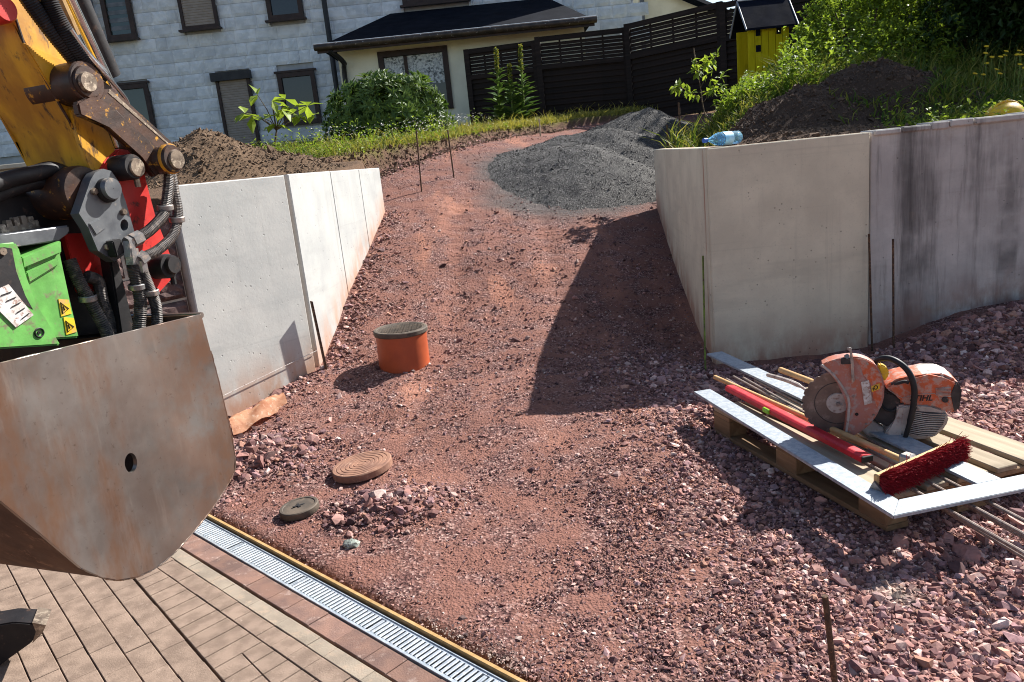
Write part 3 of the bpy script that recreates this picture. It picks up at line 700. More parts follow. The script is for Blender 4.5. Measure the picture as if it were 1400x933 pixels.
for l in (.075, .6, 1.125):
    for w, W in ((.05, .1), (.4, .14), (.75, .1)): plank_o('block', l, w, .063, .145, W, .078, MT['pallet_dark'])
    plank_o('stringer', l, .4, .113, .145, .8, .022, MT['pallet_dark'])
for w, W in ((.072, .144), (.235, .1), (.40, .144), (.565, .1), (.728, .144)): plank_o('deck_board', .6, w, .135, 1.2, W, .022, MT['pallet'])
DZ = .1665
# steel rods under the frame
dr_ = Vector((.175, -.985, 0)).normalized(); rod0 = Vector((1.21, 4.12, 0))
rod_labels = ['steel rod on the pallet, leftmost of the bundle', 'steel rod on the pallet, second from the left of the bundle', 'steel rod on the pallet, middle of the bundle', 'steel rod on the pallet, fourth from the left of the bundle', 'steel rod on the pallet, rightmost of the bundle']
for i, (off, a0, L) in enumerate([(-.06, .22, 1.9), (-.025, .0, 2.05), (.03, -.02, 2.12), (.065, .03, 2.06), (.10, .1, 2.0)]):
    q = rod0 + Vector((.985, .175, 0)) * off + dr_ * a0
    a_ = q + Vector((0, 0, DZ + .0075)); b_ = q + dr_ * L + Vector((0, 0, DZ + .0075 - .04 * (i % 2) - .01))
    tag(MB().tube([a_, a_ + (b_ - a_) * .75, b_], .0072, 8).build('steel_rod', MT['rod'], None), rod_labels[i], 'rod', 'steel rods on the pallet')
# flat grey frame
FZ = DZ + .016; sd_ = Vector((-.185, .983, 0)).normalized(); sp_ = Vector((sd_.y, -sd_.x, 0)); fc = Vector((1.231, 2.352, 0))
MT['speckle'] = None
n = NT('speckled_zinc'); cc = n.mix(n.step(n.noise(45, 6, None, .65), .4, .6), (140, 148, 156), (164, 169, 173)); cc = n.mix(n.step(n.noise(160, 3), .58, .7), cc, (128, 136, 146)); n.bump(n.noise(120, 4), .08, .002); MT['speckle'] = n.fin(cc, .5, .15, .4)
fr = thing('steel_surround', 'open frame of flat speckled grey bars lying across the pallet, one corner towards the camera', 'frame', (fc.x, fc.y, FZ))
def fpt(a, b, z=FZ): return Vector((fc.x, fc.y, 0)) + sd_ * a + sp_ * b + Vector((0, 0, z))
w_ = .095; th_ = .014
MB().prism([fpt(0, 0), fpt(1.56, 0), fpt(1.56, w_), fpt(w_, w_)], (0, 0, th_), .002).build('bar', MT['speckle'], fr, 0)
MB().prism([fpt(0, .0015), fpt(w_, w_ + .0015), fpt(w_, .62), fpt(0, .80)], (0, 0, th_), .002).build('bar', MT['speckle'], fr, 0)
MB().prism([fpt(w_ + .002, .525), fpt(2.22, .50), fpt(2.22, .395), fpt(w_ + .002, .42)], (0, 0, th_ - .002), .002).build('bar', MT['speckle'], fr, 0)
# red level bar
ra = Vector((1.098, 3.84, FZ + th_ + .001)); rb = Vector((1.327, 2.79, FZ + th_ + .001)); rd = (rb - ra).normalized(); rs = Vector((-rd.y, rd.x, 0))
lv = thing('level_bar', 'long red aluminium levelling bar with a green vial beside the saw', 'tool', ra)
MB().prism([ra, ra + rs * .052, ra + rs * .05 + Vector((0, 0, .026)), ra + rs * .012 + Vector((0, 0, .03)), ra + Vector((0, 0, .022))], rb - ra, .002).build('profile', MT['red_bar'], lv, 0)
q = ra + rd * .40 + Vector((0, 0, .012)); MB().box(q - rs * .002, (.05, .014, .024), rz=math.atan2(rd.y, rd.x), bev=.003).build('vial', MT['green_vial'], lv)
MB().box(rb + rs * .026 + rd * .004 + Vector((0, 0, .013)), (.008, .05, .026), rz=math.atan2(rd.y, rd.x), bev=.002).build('end_cap', MT['black_rubber'], lv)
# broom
h0 = Vector((1.112, 4.08, FZ + .02)); h1 = Vector((1.475, 2.73, FZ + .03))
bb_ = Vector((1.275, 2.565, 0)); be_ = Vector((1.70, 2.795, 0)); bd = (be_ - bb_).normalized(); bn = Vector((bd.y, -bd.x, 0))
br = thing('broom', 'wooden broom lying on the pallet with thick red bristles facing the camera', 'broom', (h1.x, h1.y, FZ))
MB().tube([h0, h0 + (h1 - h0) * .5, h1], .0125, 12).build('handle', MT['handle'], br)
mid = (bb_ + be_) / 2; L = (be_ - bb_).length; zc = FZ + .042
rotb = Matrix((bd, -bn, Vector((0, 0, 1)))).transposed()
MB().box(Vector((mid.x, mid.y, zc)) - bn * .0, (L, .024, .052), rot=rotb, bev=.006).build('head', MT['handle'], br)
MB().box(Vector((mid.x, mid.y, zc + .005)) - bn * .035, (.05, .05, .045), rot=rotb, bev=.008).build('socket', MT['steel_dull'], br)
MB().prism([Vector((bb_.x, bb_.y, FZ + .006)) - bd * .012 + bn * -.02, Vector((bb_.x, bb_.y, FZ + .006)) - bd * .012 + bn * .05, Vector((bb_.x, bb_.y, FZ + .045)) - bd * .012 + bn * .0], bd * .01).build('scraper', MT['steel_dull'], br)
nb = 5200; u = rng.uniform(-L / 2 + .004, L / 2 - .004, nb); w = rng.uniform(-.027, .030, nb)
P0 = np.array([mid.x, mid.y, zc])[None] + u[:, None] * np.array(bd)[None] + w[:, None] * np.array([0, 0, 1])[None] + .012 * np.array(bn)[None]
dirs = np.array(bn)[None] + .26 * rng.standard_normal((nb, 3)) + np.outer(w * 9, [0, 0, 1]) + np.outer(u * .9, np.array(bd)); dirs /= np.linalg.norm(dirs, axis=1)[:, None]
ln_ = rng.uniform(.042, .058, nb); P1 = P0 + dirs * ln_[:, None]; sidev = np.cross(dirs, rng.standard_normal((nb, 3))); sidev /= np.linalg.norm(sidev, axis=1)[:, None]; s2 = np.cross(dirs, sidev)
k = .0012
V = np.stack([P0 + sidev * k, P0 - sidev * k * .5 + s2 * k, P0 - sidev * k * .5 - s2 * k, P1 + sidev * k * .8, P1 - sidev * k * .4 + s2 * k * .8, P1 - sidev * k * .4 - s2 * k * .8], 1).reshape(-1, 3)
fi = np.array([[0, 1, 4], [0, 4, 3], [1, 2, 5], [1, 5, 4], [2, 0, 3], [2, 3, 5], [3, 4, 5]]); Fc = (fi[None] + (np.arange(nb) * 6)[:, None, None]).reshape(-1, 3)
cb = np.array([lin((152, 28, 38))[:3]]) * rng.uniform(.55, 1.35, (nb, 1)); cb = np.concatenate([np.repeat(cb, 6, 0), np.ones((nb * 6, 1))], 1)
o = _link('bristles', npmesh('bristles', V - np.array(wloc(br))[None], Fc, MT['bristle'], cb), None, br); tag(o, kind='stuff')
# spare wooden handle and hand rake behind the saw
ha = Vector((1.475, 4.06, FZ + .03)); hb = Vector((1.56, 3.70, FZ + .035))
ho = thing('hand_rake', 'small hand rake with wooden grip and bent grey neck left of the saw', 'tool', ha)
MB().tube([ha, hb], .016, 12).build('grip', MT['handle'], ho)
nk = spline([Vector((1.36, 3.93, FZ + .05)), Vector((1.40, 3.72, FZ + .07)), Vector((1.43, 3.58, FZ + .06)), Vector((1.41, 3.54, FZ + .03)), Vector((1.40, 3.52, FZ + .017))], 5)
MB().tube(nk, [.012 if i < 8 else .007 for i in range(len(nk))], 8).build('neck', MT['saw_grey'], ho)
MB().box(Vector((1.42, 3.48, FZ + .012)), (.10, .07, .004), rz=-.3).build('blade', MT['saw_grey'], ho)
st_a = Vector((1.22, 3.55, FZ + .008)); st_b = Vector((1.43, 2.95, FZ + .012))
tag(MB().tube([st_a, st_b], .011, 10).build('wooden_stick', MT['handle'], None), 'short wooden stick under the saw between red bar and rods', 'stick')

# ================================================================ CUT-OFF SAW
K = .00062; HUB = Vector((1.385, 3.13, .0))
saw = thing('cutoff_saw', 'dusty orange petrol cut-off saw with a large disc standing on the pallet', 'saw', (HUB.x, HUB.y, DZ + .018), R(-17.5))
def S(X, Y, y=0.0):
    X = X if X < 690 else 690 + (X - 690) * .84
    dx, dy = X - 410, -(Y - 455)
    return Vector(((dx * cr + dy * sr) * K, y, .146 + (-dx * sr + dy * cr) * K - y * .35))
def sprism(name, pts, y0, y1, mat, bev=.004, parent=None, smooth=40):
    P = [S(a, b, y0) for a, b in pts]; return MB().prism(P, Vector((0, y1 - y0, -(y1 - y0) * 0.0)), bev).build(name, mat, parent or saw, smooth, True)
hub = S(410, 455)
prof_pts = []
for i in range(120):
    a = 2 * math.pi * i / 120; rad = .146 if i % 5 else .138; prof_pts.append(hub + Vector((math.cos(a) * rad, -.002, math.sin(a) * rad)))
bl = MB().prism(prof_pts, (0, .004, 0)).build('blade', MT['blade'], saw, 30, True)
MB().lathe(hub, (0, -1, 0), [(.001, .012), (.012, .012), (.014, .008), (.044, .008), (.047, .003), (.047, .0)], 40, False).build('flange', MT['saw_grey'], bl, 40, True)
MB().lathe(hub, (0, -1, 0), [(.001, .02), (.009, .02), (.010, .012), (.010, .008)], 6, False).build('nut', MT['steel_dull'], bl, 20, True)
MB().lathe(hub, (0, -1, 0), [(.092, .0021), (.094, .0032), (.096, .0021)], 60, False).build('ring_groove', MT['saw_dark'], bl, 40, True)
# guard: outer arc, inner edge as in the photograph
outer = [(272, 190), (318, 160), (372, 136), (440, 118), (505, 116), (560, 130), (606, 156), (640, 195), (668, 245), (686, 310), (690, 380), (682, 450), (662, 525), (630, 590), (585, 645), (530, 690), (478, 724)]
inner = [(466, 700), (470, 600), (468, 500), (458, 430), (430, 372), (390, 318), (345, 262), (300, 222)]
gd = sprism('guard', outer + inner, -.038, .030, MT['saw_guard'], .006)
mid_ = [(478, 724), (482, 610), (480, 500), (470, 425), (440, 365), (400, 308), (352, 252), (300, 210), (272, 190)]
MB().tube(spline([S(a, b, -.038) for a, b in mid_], 4), .0055, 8).build('guard_lip', MT['saw_grey'], gd, 40, True)
sprism('orange_panel', [(480, 130), (540, 128), (598, 158), (650, 230), (676, 320), (676, 400), (655, 470), (625, 400), (600, 300), (545, 245), (520, 180)], -.0405, -.036, MT['saw_orange'], .001, gd)
sprism('bracket', [(418, 62), (432, 54), (448, 60), (470, 150), (492, 290), (484, 300), (474, 298), (456, 180), (440, 80), (424, 74)], -.052, -.046, MT['steel_dull'], .001, gd)
MB().tube([S(425, 118, -.056), S(425, 118, -.03)], .011, 6).build('wing_nut', MT['steel_dull'], gd, 20, True)
MB().box(S(428, 150, -.046), (.045, .01, .028), bev=.003).build('clamp', MT['saw_dark'], gd, 20, True)
sprism('sticker', [(534, 292), (582, 274), (622, 432), (574, 456)], -.0418, -.0400, MT['white_sticker'], 0, gd)
yl = sprism('tag', [(600, 318), (650, 290), (656, 330), (610, 356)], -.0422, -.0400, MT['yellow_plastic'], 0, gd)
MB().tube([S(630 + 11 * math.cos(a), 322 - 13 * math.sin(a), -.0426) for a in [k * math.pi / 8 for k in range(16)]], .0018, 6, closed=True).build('ring_mark', MT['black_rubber'], yl, 30, True)
MB().tube([S(608, 335, -.0426), S(616, 330, -.0426), S(618, 345, -.0426)], .0016, 6).build('letter_mark', MT['black_rubber'], yl, 30, True)
MB().lathe(S(533, 525, -.039), (0, -1, 0), [(.001, .002), (.007, .002), (.007, 0)], 14, False).build('bolt', MT['black_rubber'], gd, 30, True)
sprism('adjuster', [(636, 170), (650, 150), (690, 165), (720, 205), (708, 250), (688, 275), (672, 235)], .0, .035, MT['yellow_plastic'], .005)
# engine body
eng = sprism('engine_cover', [(690, 320), (742, 268), (820, 236), (1000, 200), (1105, 192), (1205, 226), (1242, 272), (1245, 440), (1190, 470), (1120, 425), (1040, 410), (930, 425), (832, 440), (818, 365)], -.02, .15, MT['saw_orange'], .012)
sprism('top_lid', [(800, 258), (840, 228), (1000, 192), (1105, 184), (1190, 214), (1150, 232), (960, 262), (840, 290)], -.008, .145, MT['saw_grey'], .006, eng)
sprism('rear_grip', [(1172, 262), (1205, 236), (1250, 285), (1254, 440), (1200, 446), (1192, 330)], -.026, .13, MT['saw_dark'], .008, eng)
sprism('vent_panel', [(1060, 292), (1168, 276), (1182, 345), (1075, 345)], -.0225, -.0195, MT['saw_grey'], .0005, eng)
for i in range(6): MB().tube([S(1064 + 2 * i, 298 + 8.5 * i, -.024), S(1170 + 2 * i, 283 + 10 * i, -.024)], .0013, 5).build('vent_rib', MT['saw_orange'], eng, 30, True)
MB().lathe(S(1140, 366, -.0215), (0, -1, 0), [(.001, .006), (.012, .006), (.013, 0)], 18, False).build('knob', MT['saw_dark'], eng, 30, True)
low = sprism('starter_housing', [(832, 442), (930, 428), (1040, 414), (1140, 438), (1190, 490), (1176, 560), (1110, 640), (1010, 672), (905, 674), (870, 668), (850, 560)], -.028, .12, MT['saw_grey'], .008)
for i in range(13):
    yy = 472 + 13.4 * i; x0 = 922 - .6 * i; x1 = 1158 - max(0, i - 4) * 6.5
    MB().tube(spline([S(x0, yy, -.031), S((x0 + x1) / 2, yy + 7, -.034), S(x1, yy - 4, -.031)], 4), .0022, 6).build('cooling_rib', MT['saw_grey'], low, 40, True)
sprism('rib_backing', [(918, 466), (1160, 462), (1150, 545), (1095, 630), (915, 640)], -.0292, -.027, MT['saw_dark'], 0, low)
sprism('carburettor_box', [(670, 335), (800, 362), (832, 380), (838, 520), (780, 606), (650, 560)], .0, .12, MT['saw_dark'], .006)
arm = sprism('arm', [(470, 470), (640, 560), (745, 615), (745, 705), (640, 690), (450, 520)], .012, .06, MT['saw_grey'], .006)
sprism('frame_side', [(800, 440), (870, 430), (878, 560), (862, 690), (770, 706), (735, 640), (780, 590), (815, 540)], -.024, .10, MT['saw_grey'], .008)
sprism('foot', [(728, 690), (800, 700), (792, 762), (735, 766)], -.015, .12, MT['saw_grey'], .006)
hp = spline([S(612, 165, .03), S(636, 118, .02), (S(700, 104, .0)), S(790, 146, -.03), S(858, 216, -.045), S(900, 320, -.05), S(908, 450, -.05), S(894, 590, -.05), S(872, 690, -.045), S(815, 715, -.03), S(745, 695, -.01)], 5)
MB().tube(hp, [.0125 if 6 < i < 34 else .010 for i in range(len(hp))], 12).build('handle_loop', MT['black_rubber'], saw, 50, True)
def text_mesh(txt, size, mat, shear=.25, ext=.001):
    cu = bpy.data.curves.new('lettering', 'FONT'); cu.body = txt; cu.size = size; cu.extrude = ext; cu.shear = shear; cu.align_x = 'CENTER'; cu.align_y = 'CENTER'; cu.offset = size * .018
    to = bpy.data.objects.new('lettering', cu); C.objects.link(to); dg = bpy.context.evaluated_depsgraph_get(); me = bpy.data.meshes.new_from_object(to.evaluated_get(dg)); bpy.data.objects.remove(to); me.materials.clear(); me.materials.append(mat); return me
o = _link('lettering', text_mesh('STIHL', .034, MT['black_rubber']), None, eng); o.location = S(966, 372, -.0215); o.rotation_euler = (R(90), R(-1), 0)
for (X, Y, y_, par) in ((560, 160, -.0405, gd), (640, 520, -.0395, gd), (600, 590, -.0395, gd), (500, 660, -.0395, gd), (500, 400, -.0395, gd)): MB().lathe(S(X, Y, y_), (0, -1, 0), [(.001, .003), (.0048, .003), (.0055, 0)], 6, False).build('screw', MT['steel_dull'], par, 20, True)
for (X, Y) in ((900, 660), (1150, 470), (1100, 625), (940, 445)): MB().lathe(S(X, Y, -.029), (0, -1, 0), [(.001, .003), (.004, .003), (.005, 0)], 8, False).build('screw', MT['saw_dark'], low, 20, True)
MB().tube(spline([S(745, 290, -.01), S(790, 275, -.02), S(830, 262, -.022), S(860, 268, -.02)], 4), .0075, 8).build('starter_grip', MT['saw_dark'], saw, 40, True)
MB().tube(spline([S(680, 420, .0), S(720, 470, -.012), S(770, 480, -.014), S(812, 450, -.01)], 4), .0045, 8).build('water_hose', MT['black_rubber'], saw, 40, True)
MB().tube([S(720, 330, -.021), S(830, 380, -.0215), S(930, 345, -.0215), S(1060, 330, -.0215), S(1180, 400, -.0215)], .0012, 5).build('seam', MT['saw_grey'], eng, 30, True)
MB().lathe(S(840, 262, .03), (0, -.2, 1), [(.001, .02), (.018, .02), (.021, .012), (.021, -.01)], 18, False).build('filler_cap', MT['saw_dark'], eng, 40, True)
# ================================================================ EXCAVATOR ARM, ROTATOR AND BUCKET
EA = Vector((.93, -.367, 0)).normalized(); EU = Vector((.367, .93, 0)).normalized(); EP = at(160, 620, Y=1.7)     # pin axis, fore-aft axis, point on the bucket cheek
XO = 0.0
def Q(px, py, off=0.0):
    off = off + XO; d = ray(px, py); o = Vector((0, 0, CH)); t = ((EP + EA * off - o).dot(EA)) / d.dot(EA); return o + d * t
ex = thing('excavator', 'excavator arm with worn yellow stick, green rotator and broad steel bucket at the left edge', 'excavator', (EP.x, EP.y, .55))
def xprism(name, pts, off, th, mat, bev=.004, parent=None, holes=(), smooth=35):
    hs = [[Q(a, b, off) for a, b in h] for h in holes]
    return MB().prism([Q(a, b, off) for a, b in pts], -EA * th, 0 if holes else bev, hs).build(name, MT[mat], parent or ex, smooth)
def ell(cx, cy, rx, ry, n=18): return [(cx + rx * math.cos(2 * math.pi * k / n), cy + ry * math.sin(2 * math.pi * k / n)) for k in range(n)]
def xpin(name, px, py, off, r, L, mat, parent=None, seg=28, ring=None):
    r *= RS; c = Q(px, py, off); pr = [(.001, 0), (r * .93, 0), (r, -.004), (r, -L), (.001, -L)]
    return MB().lathe(c, EA, pr, seg, False).build(name, MT[mat], parent or ex, 40)
def hose(name, pts, r, mat, parent=None, rib=0, n=6):
    r *= .95; P = spline([Q(*p) for p in pts], n if not rib else 26)
    rr = [r * (1 + (rib if (i % 2) else -rib * .3)) for i in range(len(P))] if rib else r
    return MB().tube(P, rr, 10).build(name, MT[mat], parent or ex, 30 if rib else 50)
# bucket
outline = [(-90, 522), (0, 497), (140, 463), (275, 430), (288, 480), (302, 535), (315, 590), (321, 625), (320, 645), (308, 668), (288, 698), (262, 730), (238, 756), (212, 777), (186, 789), (160, 793), (138, 789), (112, 777), (60, 733), (0, 684), (-90, 612)]
bk = xprism('bucket', outline, 0, .012, 'bucket', 0, None, [ell(179, 633, 8.5, 13.5, 22)])
bot = outline[3:]; SH = -EA
m = MB()
for (a, b), (c_, d_2) in zip(bot, bot[1:]):
    p, q = Q(a, b, -.004), Q(c_, d_2, -.004)
    m.quad(p, q, q + SH * 1.0, p + SH * 1.0)
bmesh.ops.remove_doubles(m.bm, verts=m.bm.verts, dist=.0005); bmesh.ops.solidify(m.bm, geom=m.bm.faces[:], thickness=.010)
m.build('shell', MT['bucket_rust_shade'], bk, 50)
MB().prism([Q(a, b) + SH * .95 for a, b in outline], -EA * .012).build('far_cheek', MT['bucket'], bk)
MB().tube([Q(276, 431, -.004), Q(276, 431, -.004) + SH * .95], .008, 8).build('lip', MT['bucket'], bk)
XO = -.2; RS = 1.11
# stick: bright near cheek, shaded face towards the camera
stick = xprism('stick', [(-70, -120), (-14, -6), (22, 27), (32, 58), (75, 132), (103, 180), (126, 238), (140, 226), (150, 208), (142, 170), (118, 120), (100, 88), (52, -8), (10, -110)], -.02, .22, 'ex_yellow', .006)
MB().tube([Q(-14, -6, -.018), Q(22, 27, -.018), Q(32, 58, -.018), Q(75, 132, -.018), Q(103, 180, -.018), Q(126, 237, -.018)], .0035, 6).build('weld_seam', MT['ex_brown'], stick)
xprism('stiffener', [(32, 58), (98, 88), (108, 108), (78, 134)], -.012, .016, 'ex_yellow', .002, stick)
xprism('nose_plate', [(96, 150), (132, 140), (158, 205), (150, 232), (126, 240), (108, 190)], -.008, .014, 'ex_yellow', .002, stick)
MB().lathe(Q(9, 12, .02), EA, [(.001, .0), (.026, .0), (.03, -.006), (.03, -.12), (.001, -.12)], 24, False).build('red_knob', MT['ex_red'], stick, 40)
# pivot boss and links
boss = xpin('pivot_boss', 120, 112, .055, .046, .16, 'ex_brown'); xpin('pin_collar', 121, 112, .062, .036, .01, 'ex_brown', boss); xpin('pin_head', 122, 112, .072, .022, .02, 'ex_pin', boss)
lk = xprism('link', [(112, 88), (128, 96), (238, 196), (243, 212), (232, 222), (214, 206), (150, 146), (110, 122)], .035, .022, 'ex_brown', .004)
xprism('edge_wear', [(150, 122), (234, 199), (236, 203), (148, 127)], .0362, .003, 'ex_pin', 0, lk)
xprism('link', [(106, 140), (128, 128), (160, 150), (196, 186), (228, 210), (230, 232), (212, 242), (196, 214), (150, 172), (110, 158)], .062, .022, 'ex_brown', .004)
pn = xpin('link_pin', 238, 217, .105, .034, .22, 'ex_brown'); xpin('pin_face', 243, 218, .112, .024, .03, 'ex_pin', pn); xpin('grease_ring', 236, 217, .098, .037, .012, 'ex_yellow', pn)
# red ear with pins
red = xprism('coupler_ear', [(132, 242), (146, 218), (163, 203), (182, 206), (196, 222), (201, 262), (213, 298), (224, 326), (240, 362), (238, 380), (218, 402), (202, 392), (182, 335), (160, 268)], .0, .045, 'ex_red', .006)
pn = xpin('ear_pin', 184, 228, .06, .030, .12, 'ex_black', red); xpin('pin_face', 189, 229, .066, .022, .02, 'ex_pin', pn); MB().tube([Q(186, 243, .045), Q(189, 256, .045)], .008, 8).build('lock_bolt', MT['ex_pin'], pn)
pn = xpin('ear_pin', 232, 364, .05, .031, .12, 'ex_black', red); xpin('pin_face', 239, 362, .062, .023, .03, 'ex_black', pn); MB().tube([Q(236, 376, .04), Q(238, 389, .04)], .008, 8).build('lock_bolt', MT['ex_black'], pn)
# grey cheek plate
gp_ = xprism('cheek_plate', [(124, 246), (130, 236), (141, 231), (152, 234), (162, 248), (172, 276), (184, 318), (187, 336), (157, 358), (134, 343), (121, 312), (108, 292)], .036, .03, 'ex_grey', 0, None, [ell(170, 308, 5.5, 8, 16)])
pn = xpin('cheek_pin', 151, 260, .052, .028, .03, 'ex_black', gp_); xpin('pin_face', 155, 258, .064, .025, .02, 'ex_grey', pn)
xprism('welded_pad', [(122, 306), (138, 298), (146, 312), (132, 322)], .040, .006, 'ex_grey', .002, gp_)
# cross tube and dark frame behind
MB().lathe(Q(118, 262, .0), EA, [(.001, 0), (.062, 0), (.066, -.01), (.066, -.6), (.001, -.6)], 32, False).build('cross_tube', MT['ex_brown'], ex, 40)
xprism('frame', [(-60, 270), (118, 258), (124, 318), (150, 352), (168, 458), (-60, 480)], -.12, .30, 'ex_black', .01)
xprism('inner_wall', [(88, 320), (128, 318), (160, 358), (172, 395), (110, 400)], -.055, .02, 'ex_red', .002)
xprism('side_rail', [(150, 350), (163, 358), (190, 470), (168, 470)], .0, .04, 'ex_black', .004)
hose('cable', [(-40, 262, -.06), (10, 246, -.06), (45, 238, -.06), (75, 232, -.06), (104, 250, -.08), (110, 275, -.1)], .021, 'ex_black'); hose('cable', [(-40, 282, -.08), (20, 258, -.08), (60, 250, -.08), (95, 262, -.1)], .018, 'ex_black')
# rotator plate with bolts
pl = xprism('rotator_plate', [(-60, 330), (0, 322), (95, 308), (96, 318), (80, 330), (0, 341), (-60, 349)], -.0, .30, 'ex_grey', .004)
for i, (bx, by) in enumerate([(2, 314), (10, 308), (20, 304), (30, 302), (40, 303), (8, 318), (18, 316), (29, 314), (39, 311), (47, 308)]):
    c = Q(bx, by, -.12); MB().lathe(c, (0, 0, 1), [(.001, .012), (.011, .012), (.0125, .008), (.0125, -.022), (.001, -.022)], 6, False).build('bolt', MT['ex_pin'], pl, 20)
MB().lathe(Q(22, 322, -.12), (0, 0, 1), [(.001, .008), (.085, .008), (.095, 0), (.095, -.02), (.001, -.02)], 32, False).build('bolt_ring', MT['ex_grey'], pl)
# green rotator housing
gr = xprism('rotator_housing', [(34, 354), (82, 331), (84, 346), (80, 352), (94, 405), (110, 462), (52, 466), (40, 412)], .0, .26, 'ex_green', .005)
xprism('top_flange', [(30, 352), (84, 329), (85, 346), (32, 368)], .012, .05, 'ex_green', .003, gr)
xprism('lower_flange', [(36, 372), (80, 352), (82, 362), (40, 388)], .008, .04, 'ex_green', .003, gr)
xprism('bracket', [(-40, 338), (0, 334), (22, 331), (29, 344), (34, 380), (48, 418), (72, 452), (84, 472), (-40, 480)], .03, .03, 'ex_green', .004, gr)
xprism('recess', [(-30, 342), (6, 338), (17, 340), (22, 372), (34, 404), (46, 424), (28, 412), (-30, 392)], .0312, .004, 'ex_black', .001, gr)
lb = xprism('plate_label', [(-12, 400), (12, 389), (46, 431), (22, 448), (-4, 422)], .034, .004, 'white_sticker', 0, gr)
for k in range(5): MB().tube([Q(2 + 7 * k, 404 + 8 * k, .0355), Q(16 + 6 * k, 399 + 7.4 * k, .0355)], .0012, 5).build('print_line', MT['ex_black'], lb)
for (cx, cy) in ((88, 421), (95, 446)):
    w_2 = xprism('warning_sign', [(cx - 8, cy - 12), (cx + 6, cy - 11), (cx + 10, cy + 8), (cx - 4, cy + 12)], .0022, .002, 'yellow_plastic', 0, gr)
    tri = [(cx - 5, cy - 7), (cx + 6, cy + 1), (cx - 2, cy + 8)]; MB().tube([Q(a, b, .003) for a, b in tri], .0016, 5, closed=True).build('triangle', MT['ex_black'], w_2)
    MB().tube([Q(cx - 2, cy - 2, .003), Q(cx + 1, cy + 3, .003)], .0016, 5).build('mark', MT['ex_black'], w_2)
MB().tube([Q(54 + 6 * math.cos(k * .4), 455 + 6 * math.sin(k * .4), .032) for k in range(16)], .0018, 6, closed=True).build('ring_mark', MT['ex_black'], gr); MB().lathe(Q(54, 455, .0325), EA, [(.001, 0), (.004, 0), (.004, -.004)], 10, False).build('dot_mark', MT['ex_black'], gr)
MB().lathe(Q(5, 344, .036), EA, [(.001, 0), (.009, 0), (.010, -.01), (.001, -.01)], 6, False).build('bolt', MT['ex_pin'], gr, 20)
# hydraulic hoses and fittings
hose('hose', [(232, 236, .05), (230, 262, .06), (224, 292, .07), (208, 312, .075), (190, 325, .075)], .0155, 'hose', None, .06); hose('hose', [(234, 236, .05), (238, 262, .06), (243, 292, .07), (236, 322, .08), (216, 342, .085), (196, 352, .085)], .0145, 'hose', None, .06)
ft = MB(); 
for a, b, r_ in (((192, 324, .075), (180, 330, .072), .019), ((182, 329, .072), (172, 332, .07), .015), ((199, 350, .085), (190, 357, .082), .018), ((176, 330, .07), (178, 352, .07), .016), ((179, 340, .07), (182, 362, .07), .019), ((192, 356, .082), (195, 372, .08), .016)): ft.tube([Q(*a), Q(*b)], r_, 6)
ft.build('hose_fittings', MT['steel_dull'], ex, 20)
xprism('fitting_block', [(154, 330), (166, 326), (172, 345), (160, 352)], .066, .03, 'ex_black', .003)
hose('hose', [(181, 358, .07), (186, 380, .07), (192, 412, .065), (190, 448, .06), (189, 475, .05)], .0165, 'hose', None, .12); hose('hose', [(194, 370, .08), (203, 392, .08), (213, 418, .075), (215, 448, .07), (214, 470, .06)], .0145, 'hose', None, .12)
hose('hose', [(95, 355, -.02), (108, 385, -.01), (125, 415, .0), (143, 448, .0), (150, 470, -.02)], .0155, 'hose', None, .12); hose('hose', [(118, 378, -.03), (134, 385, -.03), (140, 410, -.03), (150, 440, -.03), (156, 470, -.03)], .0165, 'hose', None, .04)
hose('hose', [(20, -30, .03), (45, 8, .03), (75, 48, .03), (104, 84, .02), (118, 108, .0)], .020, 'ex_black', None, .07); hose('hose', [(58, -25, .05), (72, 12, .05), (92, 48, .05), (118, 82, .04), (140, 104, .01)], .020, 'ex_black', None, .1)
hose('steel_pipe', [(96, 40, .07), (120, 74, .06), (146, 104, .05), (172, 136, .0), (178, 158, -.05)], .006, 'chrome')
MB().tube([Q(82, -30, -.02), Q(190, 200, -.10)], .014, 12).build('cylinder_rod', MT['chrome'], ex); MB().tube([Q(88, -40, -.06), Q(150, 104, -.1)], .03, 14).build('cylinder_barrel', MT['ex_black'], ex); MB().tube([Q(74, -20, .0), Q(104, 48, -.01)], .011, 8).build('guide_tube', MT['batten'], ex)
MB().tube([Q(150, 150, -.08), Q(172, 205, -.08)], .034, 16).build('cylinder_gland', MT['ex_black'], ex); MB().tube([Q(142, 148, -.06), Q(160, 202, -.06)], .006, 8).build('cylinder_tie', MT['chrome'], ex)
# worn tooth of another bucket lying on the paving
tb = at(-20, 905, z=0)
tooth = thing('bucket_tooth', 'dark steel digging tooth with a pale worn tip at the lower left edge', 'tooth', tb)
ta = Vector((-.35, .93, 0)).normalized()
MB().prism([at(a, b, Y=2.3) for a, b in ((-80, 868), (18, 851), (46, 853), (56, 862), (42, 880), (0, 910), (-80, 962))], ta * .10, .004).build('shank', MT['ex_black'], tooth)
MB().prism([at(a, b, Y=2.296) for a, b in ((44, 851.5), (63, 855), (58, 866), (44, 880), (49, 864))], ta * .105, 0).build('tip', MT['ex_pin'], tooth)
